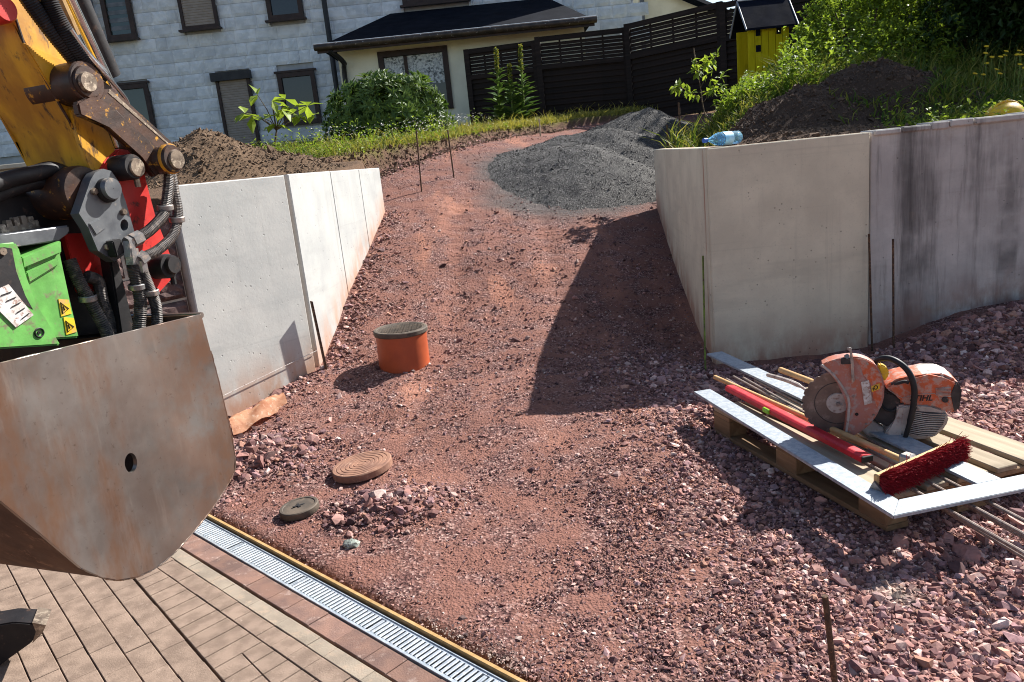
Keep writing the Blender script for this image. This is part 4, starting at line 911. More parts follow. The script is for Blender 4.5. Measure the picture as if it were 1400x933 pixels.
# weld beads and worn lip on the bucket
XO = 0.0
def bead(name, pts, r_, off=.002):
    P = spline([Q(a, b, off) for a, b in pts], 14); MB().tube(P, [r_ * random.uniform(.7, 1.25) for _ in P], 6).build(name, MT['bucket'], bk, 60)
bead('weld_bead', outline[4:18], .0028, -.004); bead('worn_edge', [(-40, 509), (0, 497.5), (140, 463.5), (274, 431)], .003, -.005)
XO = -.2
for i, (bx, by) in enumerate([(128, 262), (168, 290), (146, 338), (176, 326)]): MB().lathe(Q(bx, by, .037), EA, [(.001, .008), (.008, .008), (.0095, .005), (.0095, -.002)], 6, False).build('bolt', MT['ex_pin'], gp_, 20)
for (a, b, o_) in ((226, 284, .068), (242, 300, .074), (187, 392, .068), (206, 400, .078), (120, 408, .0)):
    c_ = Q(a, b, o_); MB().lathe(c_, (.1, -.1, 1), [(.019, -.008), (.0215, -.006), (.0215, .006), (.019, .008)], 14, False).build('hose_clamp', MT['steel_dull'], ex, 30)
for (a, b) in ((60, 120), (88, 168), (112, 214)): MB().lathe(Q(a + 20, b - 6, -.018), EA, [(.001, .006), (.007, .006), (.008, -.002)], 8, False).build('grease_nipple', MT['ex_pin'], stick, 20)
# ================================================================ HOUSE, ANNEX, FENCE
HY = 19.0
MT['slate'] = paint('wall_slate', (226, 228, 230), (202, 206, 210), (236, 237, 238), 4, .8, 0, .25, .7, (.55, .7), .15, 14)
MT['backing'] = paint('wall_backing', (176, 178, 180), (160, 162, 164), None, 5, .9)
MT['brown_frame'] = paint('brown_frame', (58, 40, 34), (46, 32, 28), None, 8, .55)
MT['shutter'] = paint('shutter', (150, 138, 128), (140, 128, 118), None, 8, .6)
MT['glass_dark'] = m_glass('glass_dark', (34, 40, 46)); MT['glass_green'] = m_glass('glass_green', (52, 70, 68))
MT['curtain'] = paint('lace', (186, 190, 194), (84, 88, 92), (210, 212, 214), 9, .9, 0, .1, .2, (.45, .55))
MT['plaster'] = paint('plaster', (236, 230, 210), (226, 220, 200), None, 2.5, .9, 0, .2, .3)
MT['roof_black'] = paint('roof_felt', (22, 25, 33), (15, 18, 26), None, 3, .95, 0, .05, .3)
MT['gutter'] = paint('gutter', (78, 66, 58), (56, 48, 44), (190, 186, 180), 8, .45, .3, .4, .1, (.6, .7))
MT['downpipe'] = paint('downpipe', (40, 40, 44), (30, 30, 34), None, 5, .5); MT['downpipe_grey'] = paint('downpipe_grey', (110, 112, 116), (86, 90, 96), None, 5, .5, .2)
MT['fence'] = m_wood('fence_wood', (32, 25, 23), (44, 34, 31), (60, 47, 42), (1.2, 25, 25), .3)
MT['cream'] = paint('cream_wall', (226, 218, 196), (210, 202, 180), None, 2, .9)
def hp_(px, py): p = at(px, py, Y=HY); return (p.x, p.z)
house = thing('house', 'two storey house clad in blue-grey slate tiles behind the garden', 'house', (-5, HY, 2.3))
x0h, x1h = hp_(-80, 60)[0], hp_(868, 20)[0]; zb, zt = 2.0, hp_(300, -40)[1] + 1.6
MB().box(((x0h + x1h) / 2, HY + .6, (zb + zt) / 2), (x1h - x0h, 1.0, zt - zb)).build('wall_core', MT['backing'], house, 0)
# openings: (left, right, bottom, top)
def op(bl, br, ht=None, top=None):
    a, b = hp_(*bl), hp_(*br); z0 = (a[1] + b[1]) / 2; return (a[0], b[0], z0, z0 + ht if ht else hp_(*top)[1])
WIN = {'w1': op((149, 57), (188, 51), 1.35), 'w2': op((251, 43), (300, 36), 1.35), 'w3': op((368, 29), (416, 24), 1.35), 'w4': op((551, 9), (640, -1), 1.3),
       'l1': op((172, 183), (214, 177), top=(190, 115)), 'door': op((312, 205), (357, 200), top=(320, 100)), 'l2': op((390, 173), (440, 167), top=(405, 99))}
def frame_(parent, x0, x1, z0, z1, y, w, mat, d=.06):
    m = MB()
    m.box(((x0 + x1) / 2, y, z0 + w / 2), (x1 - x0, d, w)); m.box(((x0 + x1) / 2, y, z1 - w / 2), (x1 - x0, d, w))
    m.box((x0 + w / 2, y + .002, (z0 + z1) / 2), (w, d - .004, z1 - z0 - 2 * w)); m.box((x1 - w / 2, y + .002, (z0 + z1) / 2), (w, d - .004, z1 - z0 - 2 * w)); return m.build('window_frame', mat, parent, 0)
def box_part(name, x0, x1, y0, y1, z0, z1, mat, parent, bev=0): return MB().box(((x0 + x1) / 2, (y0 + y1) / 2, (z0 + z1) / 2), (x1 - x0, y1 - y0, z1 - z0), bev=bev).build(name, mat, parent, 0)
for k, (x0, x1, z0, z1) in WIN.items():
    if k in ('w2', 'door'):
        sh = box_part('roller_shutter' if k == 'w2' else 'door', x0 + .07, x1 - .07, HY - .02, HY + .09, z0 + .07, z1 - .1, MT['shutter'], house)
        nsl = int((z1 - z0 - .17) / .055)
        ms = MB(); ms.box((0, 0, 0), (x1 - x0 - .145, .012, .046), bev=.006); sme = ms.mesh('slat', MT['shutter'], 0)
        for i in range(nsl):
            o = _link('slat', sme, None, sh); o.location = Vector(((x0 + x1) / 2, HY - .022, z0 + .10 + i * .055)) - wloc(house)
        frame_(house, x0, x1, z0, z1, HY - .03, .07, MT['brown_frame'])
        if k == 'door': box_part('lintel', x0 - .08, x1 + .06, HY - .13, HY - .0, z1 - .16, z1 + .03, MT['downpipe'], house)
    else:
        wn_ = frame_(house, x0, x1, z0, z1, HY - .03, .10, MT['brown_frame'])
        box_part('pane', x0 + .09, x1 - .09, HY + .0, HY + .02, z0 + .09, z1 - .09, MT['glass_green' if k in ('w1', 'l1') else 'glass_dark'], wn_)
        if k == 'w1':
            for i in range(6): box_part('blind_slat', x0 + .11, x1 - .11, HY - .006, HY - .001, z0 + .2 + i * .17, z0 + .29 + i * .17, MT['downpipe_grey'], wn_)
    if k[0] == 'w': box_part('sill', x0 - .06, x1 + .06, HY - .16, HY - .0, z0 - .05, z0 - .01, MT['brown_frame'], house)
    elif k != 'door': box_part('lintel', x0 - .05, x1 + .05, HY - .07, HY + .02, z1 + .004, z1 + .05, MT['brown_frame'], house)
# slate tiles one by one
def tile_mesh(L, H):
    bm = bmesh.new(); bmesh.ops.create_grid(bm, x_segments=6, y_segments=4, size=.5)
    for v in bm.verts:
        e = min(.5 - abs(v.co.x), .5 - abs(v.co.y)); v.co = Vector((v.co.x * L, -(.006 if e < .02 else .018 + .012 * random.random()) - .006 * (.5 - v.co.y), v.co.y * H))
    ed = [e for e in bm.edges if e.is_boundary]; r_ = bmesh.ops.extrude_edge_only(bm, edges=ed); bmesh.ops.translate(bm, verts=[g for g in r_['geom'] if isinstance(g, bmesh.types.BMVert)], vec=(0, .03, 0))
    bmesh.ops.recalc_face_normals(bm, faces=bm.faces); me = bpy.data.meshes.new('tile'); bm.to_mesh(me); bm.free(); me.materials.append(MT['slate']); return me
CHs = .287; TL = [(.50, [tile_mesh(.497, CHs - .004) for _ in range(4)]), (.34, [tile_mesh(.337, CHs - .004) for _ in range(3)]), (.25, [tile_mesh(.247, CHs - .004) for _ in range(3)])]
# annex silhouette hides the tiles behind it
axl = at(463, 100, Y=16.5).x; 
row = 0; zc_ = 2.45; ntile = 0
while zc_ < zt - .2:
    xx = x0h + random.uniform(0, .3)
    while xx < x1h - .1:
        L, mes = random.choice(TL if random.random() < .55 else TL[:1]); a, b = xx, xx + L; xx += L
        if any(b > w[0] + .02 and a < w[1] - .02 and zc_ + CHs > w[2] + .02 and zc_ < w[3] - .02 for w in WIN.values()):
            # cut tile beside an opening
            for w in WIN.values():
                if zc_ + CHs > w[2] + .02 and zc_ < w[3] - .02 and b > w[0] + .02 and a < w[1] - .02:
                    if a < w[0] - .05: b2 = w[0]; mid_x = (a + b2) / 2; sc = (b2 - a) / L
                    elif b > w[1] + .05: mid_x = (w[1] + b) / 2; sc = (b - w[1]) / L
                    else: continue
                    o = _link('tile', random.choice(mes), None, house); o.location = Vector((mid_x, HY + .07 - .006, zc_ + CHs / 2)) - wloc(house); o.scale = (sc, 1, 1); ntile += 1; break
            continue
        u_, v_ = proj(((a + b) / 2, HY, zc_)); u2, v2 = proj(((a + b) / 2, HY, zc_ + CHs / 2))
        if v_ < -10 or u_ < -30 or v2 > 215: continue                # above or left of the frame
        rl = np.interp(u_, [440, 534, 748, 811], [75, 30, 4, 24])
        if 470 < u_ < 800 and v_ > rl + 25: continue              # wholly behind the annex
        if u_ > 800 and v_ > 60: continue
        o = _link('tile', random.choice(mes), None, house); o.location = Vector(((a + b) / 2, HY + .064, zc_ + CHs / 2)) - wloc(house); o.scale = (-1 if random.random() < .5 else 1, 1, 1); ntile += 1
    zc_ += CHs; row += 1
print('tiles', ntile)
p1 = at(438, 0, Y=HY - .12); p2 = at(459, 112, Y=HY - .12)
MB().tube([Vector((p2.x, HY - .12, zt)), Vector((p2.x, HY - .12, 2.3))], .06, 12).build('downpipe', MT['downpipe'], house)
p2 = at(146, 60, Y=HY - .12)
for dx, r_, mm in ((-.08, .055, 'downpipe_grey'), (-.20, .06, 'downpipe')): MB().tube([Vector((p2.x + dx - .1, HY - .12, zt)), Vector((p2.x + dx - .1, HY - .12, 2.3))], r_, 12).build('downpipe', MT[mm], house)
# annex
AY = 16.5
anx = thing('annex', 'cream plastered low annex with black lean-to roof and lace curtained window', 'annex', (at(640, 120, Y=AY).x, AY, 2.1))
ax0, ax1 = at(465, 100, Y=AY).x, at(800, 60, Y=AY).x
wz = [at(517, 73, Y=AY), at(611, 64, Y=AY), at(619, 147, Y=AY)]; wx0, wx1, wz1, wz0 = wz[0].x, wz[2].x, (wz[0].z + wz[1].z) / 2, wz[2].z
ez = at(620, 47, Y=AY - .35).z
m = MB(); T_ = .25
for (a, b, c_, d2) in ((ax0, wx0, 1.8, ez + .1), (wx1, ax1, 1.8, ez + .1), (wx0, wx1, 1.8, wz0), (wx0, wx1, wz1, ez + .1)): m.box(((a + b) / 2, AY + T_ / 2, (c_ + d2) / 2), (b - a, T_, d2 - c_))
m.box((ax0 + .12, (AY + HY) / 2 + .1, (1.8 + ez) / 2), (.24, HY - AY - .3, ez + .15 - 1.8)); m.build('wall', MT['plaster'], anx, 0)
wn_ = frame_(anx, wx0 - .02, wx1 + .02, wz0 - .02, wz1 + .02, AY - .005, .11, MT['brown_frame'], .08); box_part('mullion', wx0 + .5, wx0 + .57, AY - .02, AY + .03, wz0 + .1, wz1 - .1, MT['brown_frame'], wn_)
box_part('pane', wx0 + .08, wx1 - .08, AY + .02, AY + .03, wz0 + .08, wz1 - .08, MT['glass_dark'], wn_)
m = MB(); NW = 26
for i in range(NW):
    a = wx0 + .1 + (wx1 - wx0 - .2) * i / NW; b = wx0 + .1 + (wx1 - wx0 - .2) * (i + 1) / NW; ya = AY + .012 + .006 * (i % 2); yb = AY + .012 + .006 * ((i + 1) % 2); zl = wz1 - .62 - .07 * abs(math.sin(i * 1.3))
    m.quad((a, ya, wz1 - .1), (b, yb, wz1 - .1), (b, yb, zl), (a, ya, zl))
m.build('curtain', MT['curtain'], wn_, 0)
E0 = at(434, 71, Y=AY - .45); E1 = at(812, 21, Y=AY - .45); ez0 = (E0.z + E1.z) / 2; T0 = at(534, 22, Y=HY - .06); T1 = at(748, -6, Y=HY - .06)
E0.z = E1.z = ez0; T0.z = T1.z = (T0.z + T1.z) / 2
m = MB(); Bk0 = Vector((E0.x, HY - .06, ez0)); Bk1 = Vector((E1.x, HY - .06, ez0))
for f in ((E0, E1, T1, T0), (E0, T0, Bk0), (E1, Bk1, T1), (E0, Bk0, Bk1, E1)): m.quad(*f)
rf = m.build('roof', MT['roof_black'], anx, 0)
box_part('fascia', E0.x, E1.x, AY - .47, AY - .44, ez0 - .12, ez0 - .005, MT['brown_frame'], anx)
MB().tube([E0 + Vector((-.04, -.06, -.01)), E1 + Vector((.04, -.06, -.01))], .065, 12).build('gutter', MT['gutter'], anx); MB().tube([E0 + Vector((-.04, -.06, .05)), E1 + Vector((.04, -.06, .05))], .012, 6).build('gutter_bead', MT['zinc'], anx)
MB().tube(spline([E0 + Vector((.25, -.02, -.08)), E0 + Vector((.45, .2, -.3)), Vector((ax0 + .1, AY - .08, ez0 - .5)), Vector((ax0 + .08, AY - .08, 2.0))], 5), .05, 10).build('downpipe', MT['downpipe'], anx)
# cream gable far behind the fence
cb_ = thing('house', 'cream house gable with dark roof edge showing above the fence', 'house', (at(920, 10, Y=25).x, 25, 2.5))
A = at(874, 24, Y=25); B = at(1010, 40, Y=25); pk = at(878, -60, Y=25)
MB().prism([Vector((A.x, 25, 2.3)), Vector((B.x + 2, 25, 2.3)), Vector((B.x + 2, 25, at(1010, 10, Y=25).z - 1)), Vector((at(975, 12, Y=25).x, 25, at(975, 12, Y=25).z)), Vector((A.x, 25, at(874, -25, Y=25).z))], (0, 3, 0)).build('wall', MT['cream'], cb_, 0)
q0 = at(870, -32, Y=24.8); q1 = at(1000, 22, Y=24.8); MB().tube([q0, q1], .13, 4).build('roof_edge', MT['roof_black'], cb_); MB().tube([at(876, -30, Y=24.85), Vector((A.x + .05, 24.85, 2.3))], .07, 10).build('downpipe', MT['downpipe_grey'], cb_)
# fence
def fence_panel(a, b, top_a, top_b, zb, label, lattice=True, nl=7):
    a = Vector(a); b = Vector(b); d = Vector((b.x - a.x, b.y - a.y, 0)); L = d.length; ang = math.atan2(d.y, d.x); mid = (a + b) / 2
    f = thing('fence_panel', label, 'fence', (mid.x, mid.y, zb), ang, 'dark slatted fence panels')
    H = (top_a + top_b) / 2 - zb; sl = math.atan2(top_b - top_a, L)
    rot = Euler((0, -sl, 0))
    def bx_(name, x, z, w, h, t, y=0, tilt=True):
        me = MB().box((0, 0, 0), (w, t, h)).mesh(name, MT['fence'], 0); o = _link(name, me, None, f); o.location = (x, y, z + (math.tan(sl) * x if tilt else 0)); o.rotation_euler = rot if tilt else (0, 0, 0); return o
    for e in (-1, 1): bx_('post', e * (L / 2 + .01), H / 2 - .15, .1, H + .3, .1, 0, False).location.z = H / 2 - .15 + math.tan(sl) * e * L / 2
    for zz in (H - .05, H * .68, .1): bx_('rail', 0, zz, L - .08, .09, .05, -.03)
    me = MB().box((0, 0, 0), (L - .06, .018, .055)).mesh('slat', MT['fence'], 0)
    z_ = .17; i = 0
    while z_ < H - .1:
        top = z_ > H * .68
        o = _link('slat', me, None, f); o.location = (0, .012 * (1 if i % 2 else -1), z_); o.rotation_euler = rot; z_ += .064 if top else .0535; i += 1
    for k in range(1, 4): bx_('batten', -L / 2 + L * k / 4, H / 2, .035, H - .1, .02, .035, False)
    return f
def fz(px, py, Y): return at(px, py, Y=Y)
a = fz(638, 68, 15.7); b = fz(729, 56, 15.4); fence_panel(a, b, a.z, b.z, 2.0, 'dark fence panel nearest the annex, behind the flower spikes')
a = fz(735, 51, 15.35); b = fz(853, 38, 15.0); fence_panel(a, b, a.z, b.z, 1.95, 'dark fence panel second from the annex, with open upper slats')
a = fz(858, 33, 14.9); b = fz(983, 3, 13.9); fence_panel(a, b, a.z, b.z, 1.9, 'tall dark fence panel left of the yellow playhouse')
a = fz(989, 4, 13.85); b = fz(1130, -26, 12.9); fence_panel(a, b, a.z, b.z, 1.9, 'dark fence panel directly behind the yellow playhouse')
a = fz(1134, -26, 12.85); b = fz(1290, -50, 12.3); fence_panel(a, b, a.z, b.z, 1.9, 'dark fence panel right of the playhouse, mostly behind bushes')
# playhouse
MT['play_yellow'] = m_wood('play_yellow', (176, 158, 10), (196, 176, 16), (206, 188, 30), (20, 20, 2), .15)
MT['play_roof'] = paint('play_roof', (20, 24, 38), (14, 18, 30), None, 4, .9, 0, .08); MT['trim_grey'] = paint('trim_grey', (150, 154, 160), (130, 134, 140), None, 8, .6)
PY = 11.2; pbl = at(1011, 102, Y=PY); pbr = at(1064, 96, Y=PY); ptl = at(1006, 40, Y=PY); W = .58; px0 = pbl.x + .13; 
ph = thing('playhouse', 'small yellow board playhouse with dark pitched roof in front of the fence', 'playhouse', (px0 + .29, PY, pbl.z - .1))
zf = pbl.z - .15; zw = at(1035, 36, Y=PY).z
nb_ = 6
for i in range(nb_):
    x_ = px0 + W * (i + .5) / nb_; hole = i in (1, 4)
    box_part('board', x_ - W / nb_ / 2 + .004, x_ + W / nb_ / 2 - .004, PY, PY + .02, zf, zw, MT['play_yellow'], ph)
for (i, z0) in ((1, .13), (1, .34), (4, .13)):
    x_ = px0 + W * (i + .5) / nb_; box_part('window', x_ - .035, x_ + .035, PY - .004, PY - .001, zw - z0, zw - z0 + .09, MT['play_roof'], ph)
for i in range(5):
    y_ = PY + .03 + .1 * (i + .5); zz = zw + .33 - abs(i - 2) * .14
    box_part('board', px0 + W - .02, px0 + W, y_ - .046, y_ + .046, zf, zz, MT['play_yellow'], ph)
box_part('back_wall', px0, px0 + W - .03, PY + .48, PY + .5, zf, zw, MT['play_yellow'], ph)
m = MB(); e1, e2, rg = PY - .1, PY + .64, PY + .27; zr = zw + .36
for (y0, z0, y1, z1) in ((e1, zw - .06, rg, zr), (e2, zw - .06, rg, zr)): m.prism([Vector((px0 - .04, y0, z0)), Vector((px0 + W + .08, y0, z0)), Vector((px0 + W + .08, y1, z1)), Vector((px0 - .04, y1, z1))], (0, 0, .03))
m.build('roof', MT['play_roof'], ph, 0)
m = MB()
for x_ in (px0 - .05, px0 + W + .09): m.tube([Vector((x_, e1, zw - .045)), Vector((x_, rg, zr + .02)), Vector((x_, e2, zw - .045))], .014, 6)
m.tube([Vector((px0 - .05, rg, zr + .03)), Vector((px0 + W + .09, rg, zr + .03))], .012, 6); m.build('roof_trim', MT['trim_grey'], ph)
# ================================================================ HEAPS
MT['heap_grey'] = None
n = NT('grey_chippings'); vv = n.n('ShaderNodeSeparateColor'); n.l(n.voro(85), vv.inputs[0])
cc = n.ramp(vv.outputs[0], [(0, (52, 50, 49)), (.5, (72, 70, 68)), (.85, (88, 85, 83)), (1, (118, 115, 110))]); cc = n.mix(n.step(n.noise(2.2, 5), .4, .7), cc, n.mix(1.0, cc, (.72, .72, .74, 1), 'MULTIPLY'))
n.bump(n.voro(85, None, 'F1', 'Distance'), .8, .012); n.bump(n.noise(30, 6), .5, .02); MT['heap_grey'] = n.fin(cc, .9, 0, .2)
def m_soil(name, c1, c2, c3):
    n = NT(name); col = n.mix(n.noise(14, 9, None, .72), c1, c2); col = n.mix(n.step(n.noise(60, 6, None, .7), .55, .7), col, c3); n.bump(n.noise(24, 9, None, .7), .9, .05); n.bump(n.noise(90, 6), .5, .01); return n.fin(col, .95, 0, .12)
MT['soil'] = m_soil('brown_soil', (78, 62, 48), (120, 98, 78), (148, 126, 104)); MT['soil_dark'] = m_soil('dark_soil', (58, 46, 38), (92, 74, 62), (120, 98, 84))
def heap(name, lobes, mat, label, cat, res=.035, rough=.05, fs=3.0, notch=()):
    xs_ = np.arange(min(l[0] - l[2] for l in lobes), max(l[0] + l[2] for l in lobes) + res, res); ys_ = np.arange(min(l[1] - l[3] for l in lobes), max(l[1] + l[3] for l in lobes) + res, res)
    X, Y = np.meshgrid(xs_, ys_); H = np.full_like(X, -.2); wob = .16 * fbm(X, Y, 1.3, 4)
    for (cx, cy, rx, ry, h) in lobes:
        t = np.hypot((X - cx) / rx, (Y - cy) / ry) + wob; H = np.maximum(H, h * (1 - np.sqrt(t * t + .012) * 1.02)) 
    for (cx, cy, rx, ry, dp) in notch: H = H - dp * np.exp(-(((X - cx) / rx) ** 2 + ((Y - cy) / ry) ** 2))
    H = H + rough * fbm(X, Y, fs, 5) * np.clip(H * 8, 0, 1)
    Zz = Z(X, Y) + H; keep = H > -.05; iy, ix = X.shape; id_ = np.arange(iy * ix).reshape(iy, ix)
    q = np.stack([id_[:-1, :-1], id_[:-1, 1:], id_[1:, 1:], id_[1:, :-1]], -1).reshape(-1, 4); kk = keep.ravel()[q].all(1); q = q[kk]; used = np.unique(q); mp = np.zeros(iy * ix, int); mp[used] = np.arange(len(used))
    V = np.stack([X, Y, Zz], -1).reshape(-1, 3)[used]; org = np.array([lobes[0][0], lobes[0][1], V[:, 2].min()])
    o = _link(name, npmesh(name, V - org, mp[q], mat, None, True), None, None, org); tag(o, label, cat); return V, H.ravel()[used]
V1, H1 = heap('gravel_heap', [(1.1, 9.75, 1.22, 1.3, .34), (1.7, 10.5, 1.35, 1.2, .42), (2.3, 11.3, 1.35, 1.2, .60)], MT['heap_grey'], 'heap of dark grey chippings at the top of the drive', 'heap', .035, .05, 3.0)
pk_ = rng.choice(len(V1), 9000); v = V1[pk_] + rng.normal(0, .012, (9000, 3)) * np.array([1, 1, 0]); gcol = np.array([lin((78, 75, 73))[:3]]) * rng.uniform(.6, 1.5, (9000, 1))
o = grit('grey_chippings', v[:, 0], v[:, 1], v[:, 2], .0065 * np.exp(.3 * rng.standard_normal(9000)), gcol, MT['stones'], .6, .2); tag(o, 'loose grey chippings covering the gravel heap', 'gravel', kind='stuff')
V2, H2 = heap('soil_heap', [(-2.8, 7.7, 1.0, 1.0, .50), (-2.2, 7.9, .7, .7, .24)], MT['soil'], 'mound of brown earth behind the left wall', 'heap', .03, .07, 5.0)
V3, H3 = heap('soil_heap', [(3.75, 7.5, 1.15, .85, .50), (3.0, 7.3, .9, .7, .28)], MT['soil_dark'], 'long bank of dark earth behind the right wall', 'heap', .03, .07, 5.0)
def clods(V, n, label, c, name):
    pk = rng.choice(len(V), n); v = V[pk]; col = np.array([lin(c)[:3]]) * rng.uniform(.6, 1.4, (n, 1))
    o = grit(name, v[:, 0], v[:, 1], v[:, 2], .0075 * np.exp(.5 * rng.standard_normal(n)), col, MT['stones'], .8, .3, (.6, .95)); tag(o, label, 'soil', kind='stuff')
clods(V2, 6000, 'crumbs and clods of brown earth on the left mound', (112, 92, 74), 'earth_clods'); clods(V3, 6000, 'crumbs and clods of dark earth on the right bank', (94, 76, 64), 'earth_clods')
# earth crumbs along the cut edge and behind the right wall
n_ = 5200; y = rng.uniform(8.5, 13.2, n_); x = xL(y) + rng.normal(.02, .10, n_); x2 = rng.uniform(1.6, 4.4, n_); y2 = rng.uniform(5.25, 7.4, n_); x = np.concatenate([x, x2]); y = np.concatenate([y, y2])
col = np.array([lin((116, 92, 74))[:3]]) * rng.uniform(.5, 1.4, (len(x), 1)); o = grit('earth_clods', x, y, Z(x, y), .0085 * np.exp(.5 * rng.standard_normal(len(x))), col, MT['stones'], .8, .25, (.6, .95)); tag(o, 'earth crumbs along the cut turf edge and behind the right wall', 'soil', kind='stuff')

# ================================================================ VEGETATION
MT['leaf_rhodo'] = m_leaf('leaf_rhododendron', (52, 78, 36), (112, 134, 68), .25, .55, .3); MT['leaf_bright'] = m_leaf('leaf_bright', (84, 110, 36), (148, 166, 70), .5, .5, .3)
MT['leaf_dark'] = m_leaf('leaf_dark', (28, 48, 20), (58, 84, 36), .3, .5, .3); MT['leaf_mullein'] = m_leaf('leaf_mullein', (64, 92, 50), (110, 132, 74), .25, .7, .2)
MT['grass'] = m_leaf('grass_blade', (74, 98, 36), (156, 148, 78), .4, .6, .2); MT['petal'] = paint('petal', (222, 184, 20), (206, 160, 16), None, 30, .7); MT['bark'] = paint('bark', (96, 80, 64), (70, 58, 48), (130, 112, 92), 20, .9, 0, .2, .6)
def leaves(P, D, Nn, L, W, tint, fold=.25):
    """folded leaf quads: base P, direction D, normal Nn"""
    D = D / np.linalg.norm(D, axis=1)[:, None]; S_ = np.cross(D, Nn); S_ /= np.linalg.norm(S_, axis=1)[:, None] + 1e-9; Nn = np.cross(S_, D); n = len(P)
    L = L[:, None]; W = W[:, None]; mid = P + D * L * .5
    V = np.stack([P, mid + S_ * W * .5 + Nn * W * fold, P + D * L - Nn * L * .12, mid - S_ * W * .5 + Nn * W * fold, mid], 1).reshape(-1, 3)
    f = np.array([[0, 4, 1], [1, 4, 2], [0, 3, 4], [3, 2, 4]]); Fc = (f[None] + (np.arange(n) * 5)[:, None, None]).reshape(-1, 3); T = np.repeat(np.stack([tint, tint, tint, np.ones(n)], -1), 5, 0)
    return V, Fc, T
def leafobj(name, parts, mat, parent=None):
    off = 0; VV, FF, TT = [], [], []
    for V, f, T in parts: VV.append(V); FF.append(f + off); TT.append(T); off += len(V)
    V = np.concatenate(VV) - np.array(wloc(parent)) if parent else np.concatenate(VV)
    return _link(name, npmesh(name, V, np.concatenate(FF), mat, np.concatenate(TT)), None, parent)
def unit(n): v = rng.standard_normal((n, 3)); return v / np.linalg.norm(v, axis=1)[:, None]
def bush(name, c, rad, nclump, per, L, W, mat, label, cat, stem=True, group=None, whorl=False, up=.4, shell=.75, zmin=None, base=None):
    c = np.array(c, float); rad = np.array(rad, float); bz = base if base is not None else float(Z(np.array(c[0]), np.array(c[1])))
    t = thing(name, label, cat, (c[0], c[1], bz), 0, group)
    d = unit(nclump); d[:, 2] = np.where(d[:, 2] < -.6, -d[:, 2], d[:, 2]); wob = 1 + .32 * fbm(d[:, 0] * 2 + c[0], d[:, 1] * 2 + d[:, 2] * 3, 1.7, 3)
    rr_ = (shell + (1 - shell) * rng.random(nclump) ** .5) * wob; inner = rng.random(nclump) < .22; rr_ = np.where(inner, rr_ * rng.uniform(.45, .9, nclump), rr_)
    pc = c + d * rad * rr_[:, None]; pc[:, 2] = np.maximum(pc[:, 2], bz + .04)
    P = np.repeat(pc, per, 0); out = np.repeat(d, per, 0); n = len(P)
    if whorl: D = np.cross(out, unit(n)); D /= np.linalg.norm(D, axis=1)[:, None]; D = D + out * .55 + np.array([0, 0, .3]); Nn = out + .3 * unit(n)
    else: P = P + unit(n) * .10 * rad.mean() * rng.random((n, 1)); D = unit(n) + out * .5 + np.array([0, 0, up * .3 - .2]); Nn = np.array([0, 0, 1.0]) + .8 * unit(n) + .3 * out
    tint = np.clip(np.repeat(rng.random(nclump), per) * .6 + .4 * rng.random(n), 0, 1)
    leafobj('crown', [leaves(P, D, Nn, L * rng.uniform(.65, 1.25, n), W * rng.uniform(.7, 1.2, n), tint)], mat, t)
    if stem:
        m = MB(); 
        for k in range(7):
            e = c + unit(1)[0] * rad * .55; b_ = Vector((c[0] + random.uniform(-.1, .1) * rad[0], c[1] + random.uniform(-.1, .1), bz - .05)); e = Vector(e); e.z = max(e.z, bz + .3); md = (b_ + e) / 2 + Vector((random.uniform(-.08, .08), 0, .06)); m.tube([b_, md, e], [.03 * rad.mean() + .006, .02 * rad.mean() + .004, .006], 6)
        m.build('stems', MT['bark'], t)
    return t
cB = at(530, 150, Y=12.6); bush('round_shrub', (cB.x - .02, 12.7, 2.30), (.95, .85, .64), 900, 9, .14, .046, MT['leaf_rhodo'], 'large dome shaped evergreen shrub with glossy leaves in front of the annex window', 'shrub', True, None, True)
# grass
def grass(name, x, y, h, label, w=.006, tmix=.5, lean=.35, zoff=0):
    n = len(x); z = Z(x, y) + zoff; P = np.stack([x, y, z - .01], -1); d = np.stack([lean * rng.standard_normal(n), lean * rng.standard_normal(n), np.ones(n)], -1); d /= np.linalg.norm(d, axis=1)[:, None]
    sdir = np.cross(d, unit(n)); sdir /= np.linalg.norm(sdir, axis=1)[:, None]; h = h[:, None]; bend = np.stack([rng.standard_normal(n) * .25, rng.standard_normal(n) * .25, -.15 * np.ones(n)], -1)
    M1 = P + d * h * .55; T1_ = P + d * h + bend * h; ww = w * rng.uniform(.6, 1.5, (n, 1))
    V = np.stack([P - sdir * ww, P + sdir * ww, M1 - sdir * ww * .8, M1 + sdir * ww * .8, T1_], 1).reshape(-1, 3); f = np.array([[0, 1, 3], [0, 3, 2], [2, 3, 4]]); Fc = (f[None] + (np.arange(n) * 5)[:, None, None]).reshape(-1, 3)
    t = np.clip(tmix + .35 * rng.standard_normal(n), 0, 1); T = np.repeat(np.stack([t, t, t, np.ones(n)], -1), 5, 0); o = _link(name, npmesh(name, V, Fc, MT['grass'], T), None); tag(o, label, 'grass', kind='stuff'); return o
n_ = 42000; y = rng.uniform(8.9, 16.2, n_); x = xL(y) - .04 - np.abs(rng.gamma(1.3, 1.3, n_)); a_, b_2 = masks(x, y); k = (a_ > .8) & (x > -7) & (rng.random(n_) < .28 + .9 * fbm(x, y, .9, 3) + .2 * (y > 9.3)); x, y = x[k], y[k]
grass('grass', x, y, rng.uniform(.05, .17, len(x)) * (1 + .9 * (rng.random(len(x)) < .06)), 'dry green grass along the terrace edge left of the gravel heap', .006, np.clip(.5 + .25 * (x + 2.0), .3, 1))
